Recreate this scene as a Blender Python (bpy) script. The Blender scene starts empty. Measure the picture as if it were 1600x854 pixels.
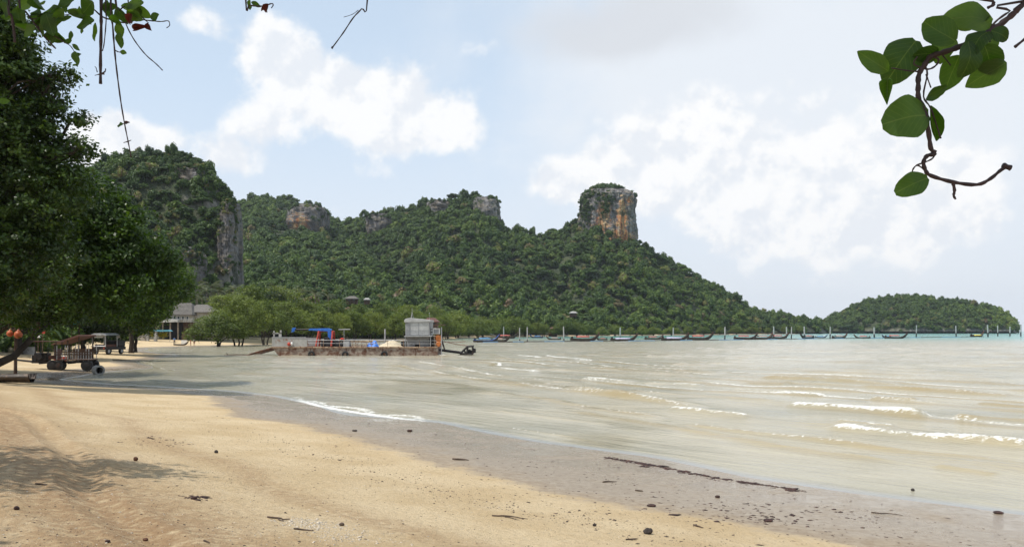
import bpy, math, random
import numpy as np
from mathutils import Vector, Matrix, Euler

random.seed(7)
rng = np.random.default_rng(11)
SC = bpy.context.scene
COL = SC.collection
F = 1333.0          # focal length in photograph pixels
H = 3.4             # eye height above the sea
HZ = 516.0          # horizon row in the photograph

# ------------------------------------------------------------------ camera
cam_d = bpy.data.cameras.new("camera")
cam_d.sensor_width = 36.0
cam_d.lens = 36.0 * F / 1600.0
cam_d.shift_y = (HZ - 427.0) / 1600.0
cam_d.clip_start = 0.1
cam_d.clip_end = 40000
cam = bpy.data.objects.new("camera", cam_d)
cam.location = (0, 0, H)
cam.rotation_euler = (math.radians(90), 0, 0)
COL.objects.link(cam)
SC.camera = cam

# ------------------------------------------------------------------ light
SUN = Vector((-0.42, -0.17, 0.88)).normalized()
sun_el = math.asin(SUN.z)
sun_rot = math.atan2(SUN.x, SUN.y)
sd = bpy.data.lights.new("sun", 'SUN')
sd.energy = 4.4
sd.angle = math.radians(0.55)
sd.color = (1.0, 0.955, 0.88)
so = bpy.data.objects.new("sun", sd)
so.rotation_euler = (-SUN).to_track_quat('-Z', 'Y').to_euler()
so.location = (0, 0, 60)
COL.objects.link(so)

SC.view_settings.view_transform = 'Standard'
SC.view_settings.look = 'None'
SC.view_settings.exposure = 0.03
SC.view_settings.gamma = 1.0
SC.cycles.max_bounces = 6
SC.cycles.diffuse_bounces = 3
SC.cycles.glossy_bounces = 2
SC.cycles.transmission_bounces = 3
SC.cycles.transparent_max_bounces = 8
SC.cycles.volume_bounces = 0
SC.cycles.caustics_reflective = False
SC.cycles.caustics_refractive = False


# ------------------------------------------------------------------ node helpers
class NT:
    def __init__(self, tree):
        self.t = tree
        tree.nodes.clear()

    def n(self, typ, **kw):
        nd = self.t.nodes.new(typ)
        for k, v in kw.items():
            if k.startswith('i_'):
                key = k[2:]
                key = int(key) if key.isdigit() else key.replace('_', ' ')
                self.set(nd.inputs[key], v)
            else:
                setattr(nd, k, v)
        return nd

    def set(self, sock, v):
        if isinstance(v, bpy.types.NodeSocket):
            self.t.links.new(v, sock)
        else:
            if isinstance(v, (tuple, list)) and len(v) == 3 and sock.type == 'RGBA':
                v = (*v, 1.0)
            sock.default_value = v

    def math(self, op, a, b=None, c=None, clamp=False):
        nd = self.t.nodes.new('ShaderNodeMath')
        nd.operation = op
        nd.use_clamp = clamp
        for i, x in enumerate((a, b, c)):
            if x is not None:
                self.set(nd.inputs[i], x)
        return nd.outputs[0]

    def vmath(self, op, a, b=None, out=0):
        nd = self.t.nodes.new('ShaderNodeVectorMath')
        nd.operation = op
        self.set(nd.inputs[0], a)
        if b is not None:
            self.set(nd.inputs[1], b)
        return nd.outputs[out]

    def mix(self, fac, a, b, blend='MIX'):
        nd = self.t.nodes.new('ShaderNodeMix')
        nd.data_type = 'RGBA'
        nd.blend_type = blend
        self.set(nd.inputs['Factor'], fac)
        self.set(nd.inputs['A'], a) if False else self.set([s for s in nd.inputs if s.name == 'A' and s.type == 'RGBA'][0], a)
        self.set([s for s in nd.inputs if s.name == 'B' and s.type == 'RGBA'][0], b)
        return [s for s in nd.outputs if s.type == 'RGBA'][0]

    def ss(self, x, lo, hi):
        nd = self.t.nodes.new('ShaderNodeMapRange')
        nd.interpolation_type = 'SMOOTHSTEP'
        self.set(nd.inputs[0], x)
        nd.inputs[1].default_value = lo
        nd.inputs[2].default_value = hi
        return nd.outputs[0]

    def noise(self, vec, scale, detail=4.0, rough=0.55, dist=0.0):
        nd = self.t.nodes.new('ShaderNodeTexNoise')
        if vec is not None:
            self.set(nd.inputs['Vector'], vec)
        nd.inputs['Scale'].default_value = scale
        nd.inputs['Detail'].default_value = detail
        nd.inputs['Roughness'].default_value = rough
        nd.inputs['Distortion'].default_value = dist
        return nd.outputs['Fac']

    def attr(self, name, typ='GEOMETRY'):
        nd = self.t.nodes.new('ShaderNodeAttribute')
        nd.attribute_name = name
        nd.attribute_type = typ
        return nd.outputs['Fac']

    def scaled(self, vec, s):
        return self.vmath('MULTIPLY', vec, s)

    def ramp(self, fac, stops):
        nd = self.t.nodes.new('ShaderNodeValToRGB')
        el = nd.color_ramp.elements
        while len(el) < len(stops):
            el.new(0.5)
        for e, (p, c) in zip(el, stops):
            e.position = p
            e.color = (*c, 1.0)
        self.set(nd.inputs[0], fac)
        return nd.outputs[0]


# ------------------------------------------------------------------ sky
world = bpy.data.worlds.new("World")
SC.world = world
world.use_nodes = True
w = NT(world.node_tree)
sky = w.n('ShaderNodeTexSky')
sky.sky_type = 'NISHITA'
sky.sun_disc = False
sky.sun_elevation = sun_el
sky.sun_rotation = sun_rot
sky.altitude = 0
sky.air_density = 1.0
sky.dust_density = 2.2
sky.ozone_density = 1.4
tc = w.n('ShaderNodeTexCoord').outputs['Generated']
warp = w.n('ShaderNodeTexNoise')
w.set(warp.inputs['Vector'], tc)
warp.inputs['Scale'].default_value = 9.0
warp.inputs['Detail'].default_value = 5.0
wv = w.vmath('SCALE', w.vmath('SUBTRACT', warp.outputs['Color'], (0.5, 0.5, 0.5)))
wv.node.inputs[3].default_value = 0.085
dirw = w.vmath('ADD', tc, wv)


def blob(px, py, sx, sy, weight):
    c = Vector(((px - 800) / F, 1.0, (HZ - py) / F))
    ln = c.length
    c.normalize()
    d = w.vmath('SUBTRACT', dirw, tuple(c))
    d = w.vmath('MULTIPLY', d, (F * ln / sx, F * ln / sx, F * ln / sy))
    l2 = w.vmath('DOT_PRODUCT', d, d, out=1)
    g = w.math('EXPONENT', w.math('MULTIPLY', l2, -0.5))
    return w.math('MULTIPLY', g, weight)


def total(bl):
    s = None
    for b in bl:
        g = blob(*b)
        s = g if s is None else w.math('ADD', s, g)
    return s


cum = total([(415, 78, 30, 34, .85), (480, 125, 60, 46, .95), (580, 165, 75, 48, 1.0), (680, 180, 48, 44, .85),
             (230, 222, 60, 30, .9), (165, 225, 50, 30, .6), (368, 270, 34, 32, .9), (395, 195, 34, 26, .6), (300, 30, 34, 24, .8),
             (540, 328, 26, 14, .8), (745, 60, 40, 16, .35),
             (1055, 225, 70, 52, .95), (900, 285, 60, 28, .85), (1150, 300, 130, 52, .9), (1330, 320, 100, 56, .85), (1230, 200, 120, 40, .5), (1430, 340, 90, 40, .6),
             (1500, 250, 80, 30, .55), (1270, 395, 120, 26, .4)])
veil = total([(1130, 60, 240, 80, .75), (1450, 190, 300, 160, 1.0), (1000, 170, 160, 60, .35)])
grey = total([(985, 45, 150, 44, 1.1), (1150, 262, 90, 16, .35), (1480, 280, 90, 18, .35), (1290, 350, 130, 14, .3), (560, 215, 90, 12, .25)])
fb = w.noise(tc, 16.0, 9.0, 0.56)
fbu = w.noise(w.vmath('ADD', tc, (-0.006, 0.0, 0.016)), 16.0, 9.0, 0.56)
fb2 = w.noise(tc, 5.0, 6.0, 0.55)
fb3 = w.noise(w.scaled(tc, (1, 1, 2.2)), 3.2, 7.0, 0.6)
generic = w.ss(fb3, 0.60, 0.82)
dens = w.math('ADD', cum, w.math('MULTIPLY', w.math('SUBTRACT', fb, 0.5), 1.5))
m_cum = w.ss(dens, 0.32, 0.74)
m_veil = w.math('MULTIPLY', w.ss(w.math('ADD', veil, w.math('MULTIPLY', w.math('SUBTRACT', fb2, 0.5), 1.5)), 0.0, 0.95), 0.80)
m_gen = w.math('MULTIPLY', generic, 0.55)
hz = w.n('ShaderNodeSeparateXYZ')
w.set(hz.inputs[0], tc)
zc = hz.outputs['Z']
# thin white summer veil everywhere, thicker towards the horizon
m_hz = w.math('ADD', w.math('MULTIPLY', w.ss(w.math('MULTIPLY', zc, -1.0), -0.42, 0.0), 0.22), 0.72)
SKYK = 1.0
veilc = w.mix(w.ss(zc, 0.0, 0.30), (9.7, 10.25, 11.0), (8.3, 10.0, 11.9))
base = w.mix(m_hz, w.mix(1.0, sky.outputs[0], (0.92, 1.0, 1.10), 'MULTIPLY'), veilc)
c1 = w.mix(m_gen, base, (10.2, 10.6, 11.1))
c2 = w.mix(m_veil, c1, (9.95, 10.3, 10.75))
shade = w.ss(w.math('SUBTRACT', fb, fbu), -0.10, 0.07)
ccol = w.mix(shade, (9.6, 10.0, 10.6), (11.5, 11.5, 11.5))
c3 = w.mix(w.math('MULTIPLY', m_cum, 0.93), c2, ccol)
m_grey = w.ss(w.math('ADD', grey, w.math('MULTIPLY', w.math('SUBTRACT', fb2, 0.5), 0.9)), 0.25, 1.0)
c4 = w.mix(w.math('MULTIPLY', m_grey, 0.8), c3, (7.9, 8.25, 8.8))
bg = w.n('ShaderNodeBackground')
w.set(bg.inputs[0], c4)
bg.inputs[1].default_value = 0.088
wo = w.n('ShaderNodeOutputWorld')
w.set(wo.inputs[0], bg.outputs[0])
world.cycles.sampling_method = 'MANUAL'
world.cycles.sample_map_resolution = 512

# ------------------------------------------------------------------ numpy noise
_tab = rng.random((256, 256))
_tab3 = rng.random((64, 64, 64))


def vnoise(x, y):
    xi = np.floor(x).astype(int)
    yi = np.floor(y).astype(int)
    fx = x - xi
    fy = y - yi
    fx = fx * fx * (3 - 2 * fx)
    fy = fy * fy * (3 - 2 * fy)
    a = _tab[xi & 255, yi & 255]
    b = _tab[(xi + 1) & 255, yi & 255]
    c = _tab[xi & 255, (yi + 1) & 255]
    d = _tab[(xi + 1) & 255, (yi + 1) & 255]
    return (a + (b - a) * fx) * (1 - fy) + (c + (d - c) * fx) * fy


def fbm(x, y, oct=4, gain=0.5):
    s = 0.0
    a = 1.0
    t = 0.0
    for k in range(oct):
        s = s + a * vnoise(x * 2 ** k + 17.3 * k, y * 2 ** k - 9.1 * k)
        t += a
        a *= gain
    return s / t - 0.5


def vnoise3(x, y, z):
    p = [np.floor(q).astype(int) for q in (x, y, z)]
    f = [q - i for q, i in zip((x, y, z), p)]
    f = [q * q * (3 - 2 * q) for q in f]
    r = 0
    for i in (0, 1):
        for j in (0, 1):
            for k in (0, 1):
                wgt = (f[0] if i else 1 - f[0]) * (f[1] if j else 1 - f[1]) * (f[2] if k else 1 - f[2])
                r = r + wgt * _tab3[(p[0] + i) & 63, (p[1] + j) & 63, (p[2] + k) & 63]
    return r


def fbm3(x, y, z, oct=4):
    s = 0
    a = 1.0
    t = 0
    for k in range(oct):
        s = s + a * vnoise3(x * 2 ** k + 5.2 * k, y * 2 ** k + 1.7 * k, z * 2 ** k - 3.3 * k)
        t += a
        a *= .5
    return s / t - .5


def sstep(x, a, b):
    t = np.clip((x - a) / (b - a), 0, 1)
    return t * t * (3 - 2 * t)


# ------------------------------------------------------------------ shore and ground height
def w0(px, py):      # a point of the waterline (z = 0) from the photograph
    y = H * F / (py - HZ)
    return ((px - 800) / F * y, y)


shore = [(60, -70), (34, -24), (21, 0.5), (14.5, 9.0)] + [w0(1600, 812), w0(1450, 792), w0(1300, 772), w0(1130, 747), w0(1000, 722),
        w0(900, 706), w0(800, 688), w0(670, 661), w0(560, 648), w0(480, 632), w0(420, 618), w0(300, 607), w0(180, 600), w0(95, 592)] + \
        [(-33, 66), (-33.5, 72), (-33, 79), (-36, 84), (-40, 90), (-42, 100), (-44, 108), (-46, 118), (-54, 130), (-64, 146), (-71, 165), (-68, 185), (-61, 196),
         (-52, 215), (-46, 240), (-38, 262), (-28, 310), (-24, 350), (-20, 400), (10, 440), (38, 490), (70, 540), (110, 590), (150, 640), (205, 720),
         (260, 800), (318, 905), (420, 1150)]
land = np.array(shore + [(500, 2200), (-1600, 2200), (-1600, -300), (60, -300)])


def sdist(x, y):
    """signed distance to the waterline, positive on land"""
    x = np.asarray(x, float)
    y = np.asarray(y, float)
    best = np.full(x.shape, 1e18)
    inside = np.zeros(x.shape, bool)
    n = len(land)
    for i in range(n):
        ax, ay = land[i]
        bx, by = land[(i + 1) % n]
        dx, dy = bx - ax, by - ay
        t = np.clip(((x - ax) * dx + (y - ay) * dy) / (dx * dx + dy * dy), 0, 1)
        best = np.minimum(best, (x - ax - t * dx) ** 2 + (y - ay - t * dy) ** 2)
        c = ((ay > y) != (by > y))
        with np.errstate(divide='ignore', invalid='ignore'):
            xc = (bx - ax) * (y - ay) / (by - ay if by != ay else 1e-9) + ax
        inside ^= c & (x < xc)
    d = np.sqrt(best)
    return np.where(inside, d, -d)


def gheight(x, y, d=None, fine=True):
    x = np.asarray(x, float)
    y = np.asarray(y, float)
    if d is None:
        d = sdist(x, y)
    far = sstep(y, 45, 90)
    dl = np.clip(d, 0, 60)
    near = 0.032 * dl + 0.0043 * np.minimum(dl, 19) ** 2 + 0.02 * np.maximum(dl - 19, 0)
    farz = 0.05 * np.minimum(dl, 40) + 0.0 * dl
    z = near * (1 - far) + farz * far
    z = np.where(d < 0, np.maximum(0.035 * d, -6.0), z)
    if fine:
        amp = sstep(d, 1.0, 9.0)
        z = z + 0.16 * fbm(x * .16, y * .16, 3) * amp
        z = z + 0.05 * fbm(x * .7 + 40, y * .7, 3) * sstep(d, 3.0, 10.0)
        z = z + 0.10 * fbm(x * .09 + 9, y * .09, 2) * (1 - amp)
        z = z + 0.03 * fbm(x * 2.6 + 40, y * 2.6, 3) * sstep(d, 9.0, 14.0) * (1 - far)
        # ruts left by vehicles, running along the upper beach
        s = d - 13.2 - 0.5 * np.sin(y * .25)
        for off, dep in ((0, .07), (1.25, .05), (3.0, .035), (4.15, .04)):
            z = z - dep * np.exp(-((s - off) / .20) ** 2) * (1 - far) + 0.4 * dep * np.exp(-((np.abs(s - off) - .36) / .12) ** 2) * (1 - far)
    return z


def gz(x, y):
    return float(gheight(np.array([x]), np.array([y]))[0])


def at(px, py, y):
    return Vector(((px - 800) / F * y, y, H + (HZ - py) / F * y))


def ground_px(px, py):
    """where the sight line of a photograph pixel meets the ground"""
    ys = np.geomspace(3, 320, 1600)
    xs = (px - 800) / F * ys
    zs = H + (HZ - py) / F * ys
    g = np.maximum(gheight(xs, ys), 0)
    k = np.argmax(zs <= g)
    return Vector((xs[k], ys[k], float(g[k])))


# ------------------------------------------------------------------ mesh helpers
def mesh_np(name, verts, quads, mat=None, attrs=None, smooth=False, tris=False):
    me = bpy.data.meshes.new(name)
    verts = np.asarray(verts, np.float32)
    quads = np.asarray(quads, np.int32)
    k = quads.shape[1]
    me.vertices.add(len(verts))
    me.vertices.foreach_set('co', verts.ravel())
    me.loops.add(quads.size)
    me.loops.foreach_set('vertex_index', quads.ravel())
    me.polygons.add(len(quads))
    me.polygons.foreach_set('loop_start', np.arange(0, quads.size, k, dtype=np.int32))
    me.polygons.foreach_set('loop_total', np.full(len(quads), k, np.int32))
    if smooth:
        me.polygons.foreach_set('use_smooth', np.ones(len(quads), bool))
    me.update(calc_edges=True)
    me.validate()
    for nm, arr in (attrs or {}).items():
        dom = 'POINT' if len(arr) == len(verts) else 'FACE'
        a = me.attributes.new(nm, 'FLOAT', dom)
        a.data.foreach_set('value', np.asarray(arr, np.float32))
    if mat:
        me.materials.append(mat)
    return me


def link(name, me, parent=None, loc=None, **props):
    o = bpy.data.objects.new(name, me)
    COL.objects.link(o)
    if parent is not None:
        o.parent = parent
    if loc is not None:
        o.location = loc
    for k, v in props.items():
        o[k] = v
    return o


def empty(name, loc, rz=0.0, **props):
    o = bpy.data.objects.new(name, None)
    o.empty_display_size = 0.3
    COL.objects.link(o)
    o.location = loc
    o.rotation_euler = (0, 0, rz)
    for k, v in props.items():
        o[k] = v
    return o


def copy_tree(o, parent=None):
    c = o.copy()
    COL.objects.link(c)
    c.parent = parent
    for ch in list(o.children):
        copy_tree(ch, c)
    return c


class MB:
    def __init__(self):
        self.v = []
        self.f = []

    def box(self, x0, x1, y0, y1, z0, z1):
        b = len(self.v)
        self.v += [(x0, y0, z0), (x1, y0, z0), (x1, y1, z0), (x0, y1, z0), (x0, y0, z1), (x1, y0, z1), (x1, y1, z1), (x0, y1, z1)]
        self.f += [tuple(b + i for i in q) for q in ((0, 3, 2, 1), (4, 5, 6, 7), (0, 1, 5, 4), (1, 2, 6, 5), (2, 3, 7, 6), (3, 0, 4, 7))]
        return self

    def prism(self, pts, y0, y1):
        """outline in the XZ plane extruded along Y"""
        b = len(self.v)
        n = len(pts)
        self.v += [(x, y0, z) for x, z in pts] + [(x, y1, z) for x, z in pts]
        self.f += [tuple(b + i for i in range(n)), tuple(b + n + i for i in reversed(range(n)))]
        self.f += [(b + (i + 1) % n, b + i, b + n + i, b + n + (i + 1) % n) for i in range(n)]
        return self

    def tube(self, pts, r, n=7, cap=True):
        pts = [Vector(p) for p in pts]
        if not isinstance(r, (list, tuple)):
            r = [r] * len(pts)
        b = len(self.v)
        ref = Vector((0.13, 0.27, 0.95))
        for i, p in enumerate(pts):
            t = (pts[min(i + 1, len(pts) - 1)] - pts[max(i - 1, 0)])
            if t.length < 1e-9:
                t = Vector((0, 0, 1))
            t.normalize()
            a = t.cross(ref)
            if a.length < 0.15:
                a = t.cross(Vector((1, 0.1, 0)))
            a.normalize()
            c = t.cross(a)
            for k in range(n):
                th = 2 * math.pi * k / n
                self.v.append(tuple(p + (a * math.cos(th) + c * math.sin(th)) * r[i]))
        for i in range(len(pts) - 1):
            for k in range(n):
                k2 = (k + 1) % n
                self.f.append((b + i * n + k, b + i * n + k2, b + (i + 1) * n + k2, b + (i + 1) * n + k))
        if cap:
            self.f.append(tuple(b + k for k in reversed(range(n))))
            self.f.append(tuple(b + (len(pts) - 1) * n + k for k in range(n)))
        return self

    def lathe(self, prof, n=20, c=(0, 0, 0), axis='Z'):
        b = len(self.v)
        c = Vector(c)
        for r, h in prof:
            for k in range(n):
                th = 2 * math.pi * k / n
                u, v_ = r * math.cos(th), r * math.sin(th)
                q = {'Z': (u, v_, h), 'Y': (u, h, v_), 'X': (h, u, v_)}[axis]
                self.v.append(tuple(c + Vector(q)))
        for i in range(len(prof) - 1):
            for k in range(n):
                k2 = (k + 1) % n
                self.f.append((b + i * n + k, b + i * n + k2, b + (i + 1) * n + k2, b + (i + 1) * n + k))
        self.f.append(tuple(b + k for k in reversed(range(n))))
        self.f.append(tuple(b + (len(prof) - 1) * n + k for k in range(n)))
        return self

    def ball(self, c, r, n=12, m=8, jit=0.0):
        if not isinstance(r, (list, tuple)):
            r = (r, r, r)
        b = len(self.v)
        for i in range(m + 1):
            ph = math.pi * i / m
            for k in range(n):
                th = 2 * math.pi * k / n
                j = 1 + random.uniform(-jit, jit)
                self.v.append((c[0] + r[0] * j * math.sin(ph) * math.cos(th), c[1] + r[1] * j * math.sin(ph) * math.sin(th), c[2] + r[2] * j * math.cos(ph)))
        for i in range(m):
            for k in range(n):
                k2 = (k + 1) % n
                self.f.append((b + i * n + k, b + (i + 1) * n + k, b + (i + 1) * n + k2, b + i * n + k2))
        return self

    def build(self, name, mat, parent=None, loc=None, smooth=False, bevel=0.0, **props):
        me = bpy.data.meshes.new(name)
        me.from_pydata(self.v, [], self.f)
        if smooth:
            for p in me.polygons:
                p.use_smooth = True
        me.materials.append(mat)
        me.update()
        o = link(name, me, parent, loc, **props)
        if bevel:
            md = o.modifiers.new('bevel', 'BEVEL')
            md.width = bevel
            md.segments = 2
            md.limit_method = 'ANGLE'
        return o


# ------------------------------------------------------------------ materials
def newmat(name):
    m = bpy.data.materials.new(name)
    m.use_nodes = True
    return m, NT(m.node_tree)


def finish(t, shader):
    o = t.n('ShaderNodeOutputMaterial')
    t.set(o.inputs['Surface'], shader)


def paint(name, col, rough=0.6, var=0.25, scale=3.0, metal=0.0, bump=0.15, col2=None, spec=0.4, c2amt=(0.52, 0.68)):
    """a plain coloured surface with uneven tone, some wear and fine relief"""
    m, t = newmat(name)
    pos = t.n('ShaderNodeTexCoord').outputs['Object']
    a = t.noise(pos, scale, 5, .6)
    dark = tuple(c * (1 - var) for c in col)
    lite = tuple(min(1, c * (1 + var * .6)) for c in col)
    c = t.mix(t.ss(a, .3, .7), dark, lite)
    if col2:
        b = t.noise(pos, scale * .8 + .6, 8, .68, .4)
        c = t.mix(t.ss(b, *c2amt), c, col2)
    p = t.n('ShaderNodeBsdfPrincipled')
    t.set(p.inputs['Base Color'], c)
    t.set(p.inputs['Roughness'], t.math('ADD', t.math('MULTIPLY', a, .3), rough - .15))
    p.inputs['Metallic'].default_value = metal
    p.inputs['Specular IOR Level'].default_value = spec
    if bump:
        bn = t.n('ShaderNodeBump')
        bn.inputs['Strength'].default_value = bump
        bn.inputs['Distance'].default_value = 0.02
        t.set(bn.inputs['Height'], t.noise(pos, scale * 12, 4, .6))
        t.set(p.inputs['Normal'], bn.outputs[0])
    finish(t, p.outputs[0])
    return m


def leafmat(name, stops, kind, trans=0.28, scale=0.5, rough=0.55, tcol=(1.25, 1.35, .5)):
    """kind: 'INST' - tone from each crown's own tint; 'OBJ' - tone from the leaf's own tint and the tree"""
    m, t = newmat(name)
    pos = t.n('ShaderNodeTexCoord').outputs['Object']
    if kind == 'INST':
        base = t.attr('tint', 'INSTANCER')
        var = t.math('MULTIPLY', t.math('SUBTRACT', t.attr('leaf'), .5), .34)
    else:
        oi = t.n('ShaderNodeObjectInfo').outputs['Random']
        base = t.math('ADD', t.math('MULTIPLY', oi, .35), t.math('MULTIPLY', t.noise(pos, scale, 3), .65))
        var = t.math('MULTIPLY', t.math('SUBTRACT', t.attr('leaf'), .5), .5)
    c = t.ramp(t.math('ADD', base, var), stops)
    p = t.n('ShaderNodeBsdfPrincipled')
    t.set(p.inputs['Base Color'], c)
    p.inputs['Roughness'].default_value = rough
    p.inputs['Specular IOR Level'].default_value = .35
    tr = t.n('ShaderNodeBsdfTranslucent')
    t.set(tr.inputs[0], t.mix(1.0, c, tcol, 'MULTIPLY'))
    mx = t.n('ShaderNodeMixShader')
    mx.inputs[0].default_value = trans
    t.set(mx.inputs[1], p.outputs[0])
    t.set(mx.inputs[2], tr.outputs[0])
    finish(t, mx.outputs[0])
    return m
# ================================================================== MATERIALS OF THE SETTING
def sand_material():
    m, t = newmat('sand')
    pos = t.n('ShaderNodeTexCoord').outputs['Object']
    wet = t.attr('wet')
    mudm = t.attr('brown')
    n1 = t.noise(pos, .55, 6, .6)
    n2 = t.noise(pos, 7.0, 6, .65)
    n3 = t.noise(pos, 60.0, 3, .6)
    n4 = t.noise(t.scaled(pos, (1, 1, 1)), 22.0, 5, .7)
    dry = t.mix(t.ss(n1, .32, .68), (.50, .365, .20), (.60, .465, .285))
    dry = t.mix(t.math('MULTIPLY', t.ss(n2, .45, .75), .5), dry, (.40, .275, .14))
    dry = t.mix(t.math('MULTIPLY', t.attr('pale'), .8), dry, t.mix(n2, (.56, .43, .265), (.67, .55, .385)))
    dry = t.mix(t.math('MULTIPLY', mudm, t.ss(n2, .22, .6)), dry, (.30, .18, .085))
    dry = t.mix(t.math('MULTIPLY', t.ss(n3, .58, .78), .38), dry, (.20, .14, .09))
    dry = t.mix(t.math('MULTIPLY', t.ss(n4, .62, .74), .45), dry, (.27, .18, .10))
    dry = t.mix(t.math('MULTIPLY', t.ss(n3, .40, .25), .28), dry, (.74, .66, .52))
    wetc = t.mix(t.ss(n2, .3, .7), (.22, .165, .11), (.31, .25, .18))
    wetc = t.mix(t.math('MULTIPLY', t.ss(n4, .60, .72), .5), wetc, (.14, .10, .075))
    wn = t.math('ADD', wet, t.math('MULTIPLY', t.math('SUBTRACT', t.noise(pos, 1.1, 9, .72), .5), 1.0))
    wf = t.ss(wn, .30, .62)
    c = t.mix(wf, dry, wetc)
    soil = t.attr('soil')
    c = t.mix(soil, c, t.mix(n2, (.035, .04, .018), (.09, .07, .035)))
    p = t.n('ShaderNodeBsdfPrincipled')
    t.set(p.inputs['Base Color'], c)
    gl = t.ss(wn, .55, 1.0)
    film = t.math('MULTIPLY', t.attr('film'), t.ss(n1, .30, .62))
    t.set(p.inputs['Roughness'], t.math('SUBTRACT', t.math('SUBTRACT', .88, t.math('MULTIPLY', gl, t.math('ADD', .36, t.math('MULTIPLY', n2, .25)))), t.math('MULTIPLY', film, .42), clamp=True))
    p.inputs['Specular IOR Level'].default_value = .4
    hgt = t.math('ADD', t.math('MULTIPLY', n4, .55), t.math('ADD', t.math('MULTIPLY', n3, .25), t.math('MULTIPLY', n2, 1.2)))
    bn = t.n('ShaderNodeBump')
    bn.inputs['Distance'].default_value = .075
    t.set(bn.inputs['Strength'], t.math('SUBTRACT', t.math('SUBTRACT', 1.0, t.math('MULTIPLY', wf, .62)), t.math('MULTIPLY', film, .25), clamp=True))
    t.set(bn.inputs['Height'], hgt)
    t.set(p.inputs['Normal'], bn.outputs[0])
    finish(t, p.outputs[0])
    return m


def sea_material():
    m, t = newmat('sea_water')
    pos = t.n('ShaderNodeTexCoord').outputs['Object']
    turq = t.attr('turq')
    foam = t.attr('foam')
    depth = t.attr('depth')
    rip = t.attr('ripple')
    n1 = t.noise(t.scaled(pos, (.6, 1.6, 1)), .10, 6, .6)
    mud = t.mix(t.ss(n1, .35, .68), (.42, .375, .275), (.30, .28, .21))
    mud = t.mix(t.attr('silt'), mud, (.30, .225, .10))
    mud = t.mix(t.math('MULTIPLY', rip, .55), mud, (.20, .175, .105))  # ripple patches darkened in colour, standing for weaker sky reflection
    c = t.mix(turq, mud, (.105, .30, .27))
    # foam: broken lace
    fn = t.noise(t.scaled(pos, (1, 1, .2)), 5.0, 8, .72, .5)
    ff = t.ss(t.math('ADD', foam, t.math('MULTIPLY', t.math('SUBTRACT', fn, .5), 2.0)), .40, .85)
    c = t.mix(ff, c, (.78, .765, .72))
    p = t.n('ShaderNodeBsdfPrincipled')
    t.set(p.inputs['Base Color'], c)
    t.set(p.inputs['Roughness'], t.math('ADD', t.math('MULTIPLY', ff, .5), .13))
    p.inputs['IOR'].default_value = 1.333
    p.inputs['Specular IOR Level'].default_value = .5
    vr = t.n('ShaderNodeVectorRotate', rotation_type='Z_AXIS')
    t.set(vr.inputs['Vector'], pos)
    vr.inputs['Angle'].default_value = math.radians(50)
    al = vr.outputs[0]          # x along the wave crests, which run with the shore
    d1 = t.noise(t.scaled(al, (.22, 1.7, 1)), 1.05, 5, .62, .35)
    d2 = t.noise(t.scaled(al, (.5, 1.5, 1)), 3.6, 6, .66, .25)
    d3 = t.noise(t.scaled(al, (.3, 1.2, 1)), .22, 4, .6, .3)
    hgt = t.math('ADD', t.math('MULTIPLY', d1, .42), t.math('ADD', t.math('MULTIPLY', d2, .14), t.math('MULTIPLY', d3, .8)))
    bn = t.n('ShaderNodeBump')
    bn.inputs['Distance'].default_value = 1.0
    t.set(bn.inputs['Strength'], t.math('ADD', t.math('MULTIPLY', t.attr('calm'), -.20), t.math('ADD', .52, t.math('MULTIPLY', rip, .35)), clamp=True))
    t.set(bn.inputs['Height'], hgt)
    t.set(p.inputs['Normal'], bn.outputs[0])
    # thin film over the sand is clear, deeper water is silty
    tr = t.n('ShaderNodeBsdfTransparent')
    gl = t.n('ShaderNodeBsdfGlossy')
    gl.inputs['Roughness'].default_value = .3
    gl.inputs['Color'].default_value = (.80, .76, .70, 1)
    t.set(gl.inputs['Normal'], bn.outputs[0])
    fr = t.n('ShaderNodeFresnel')
    fr.inputs[0].default_value = 1.333
    t.set(fr.inputs['Normal'], bn.outputs[0])
    film = t.n('ShaderNodeMixShader')
    t.set(film.inputs[0], fr.outputs[0])
    t.set(film.inputs[1], tr.outputs[0])
    t.set(film.inputs[2], gl.outputs[0])
    mx = t.n('ShaderNodeMixShader')
    t.set(mx.inputs[0], t.math('MAXIMUM', t.ss(depth, 0.0, .025), ff))
    t.set(mx.inputs[1], film.outputs[0])
    t.set(mx.inputs[2], p.outputs[0])
    finish(t, mx.outputs[0])
    return m


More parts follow.
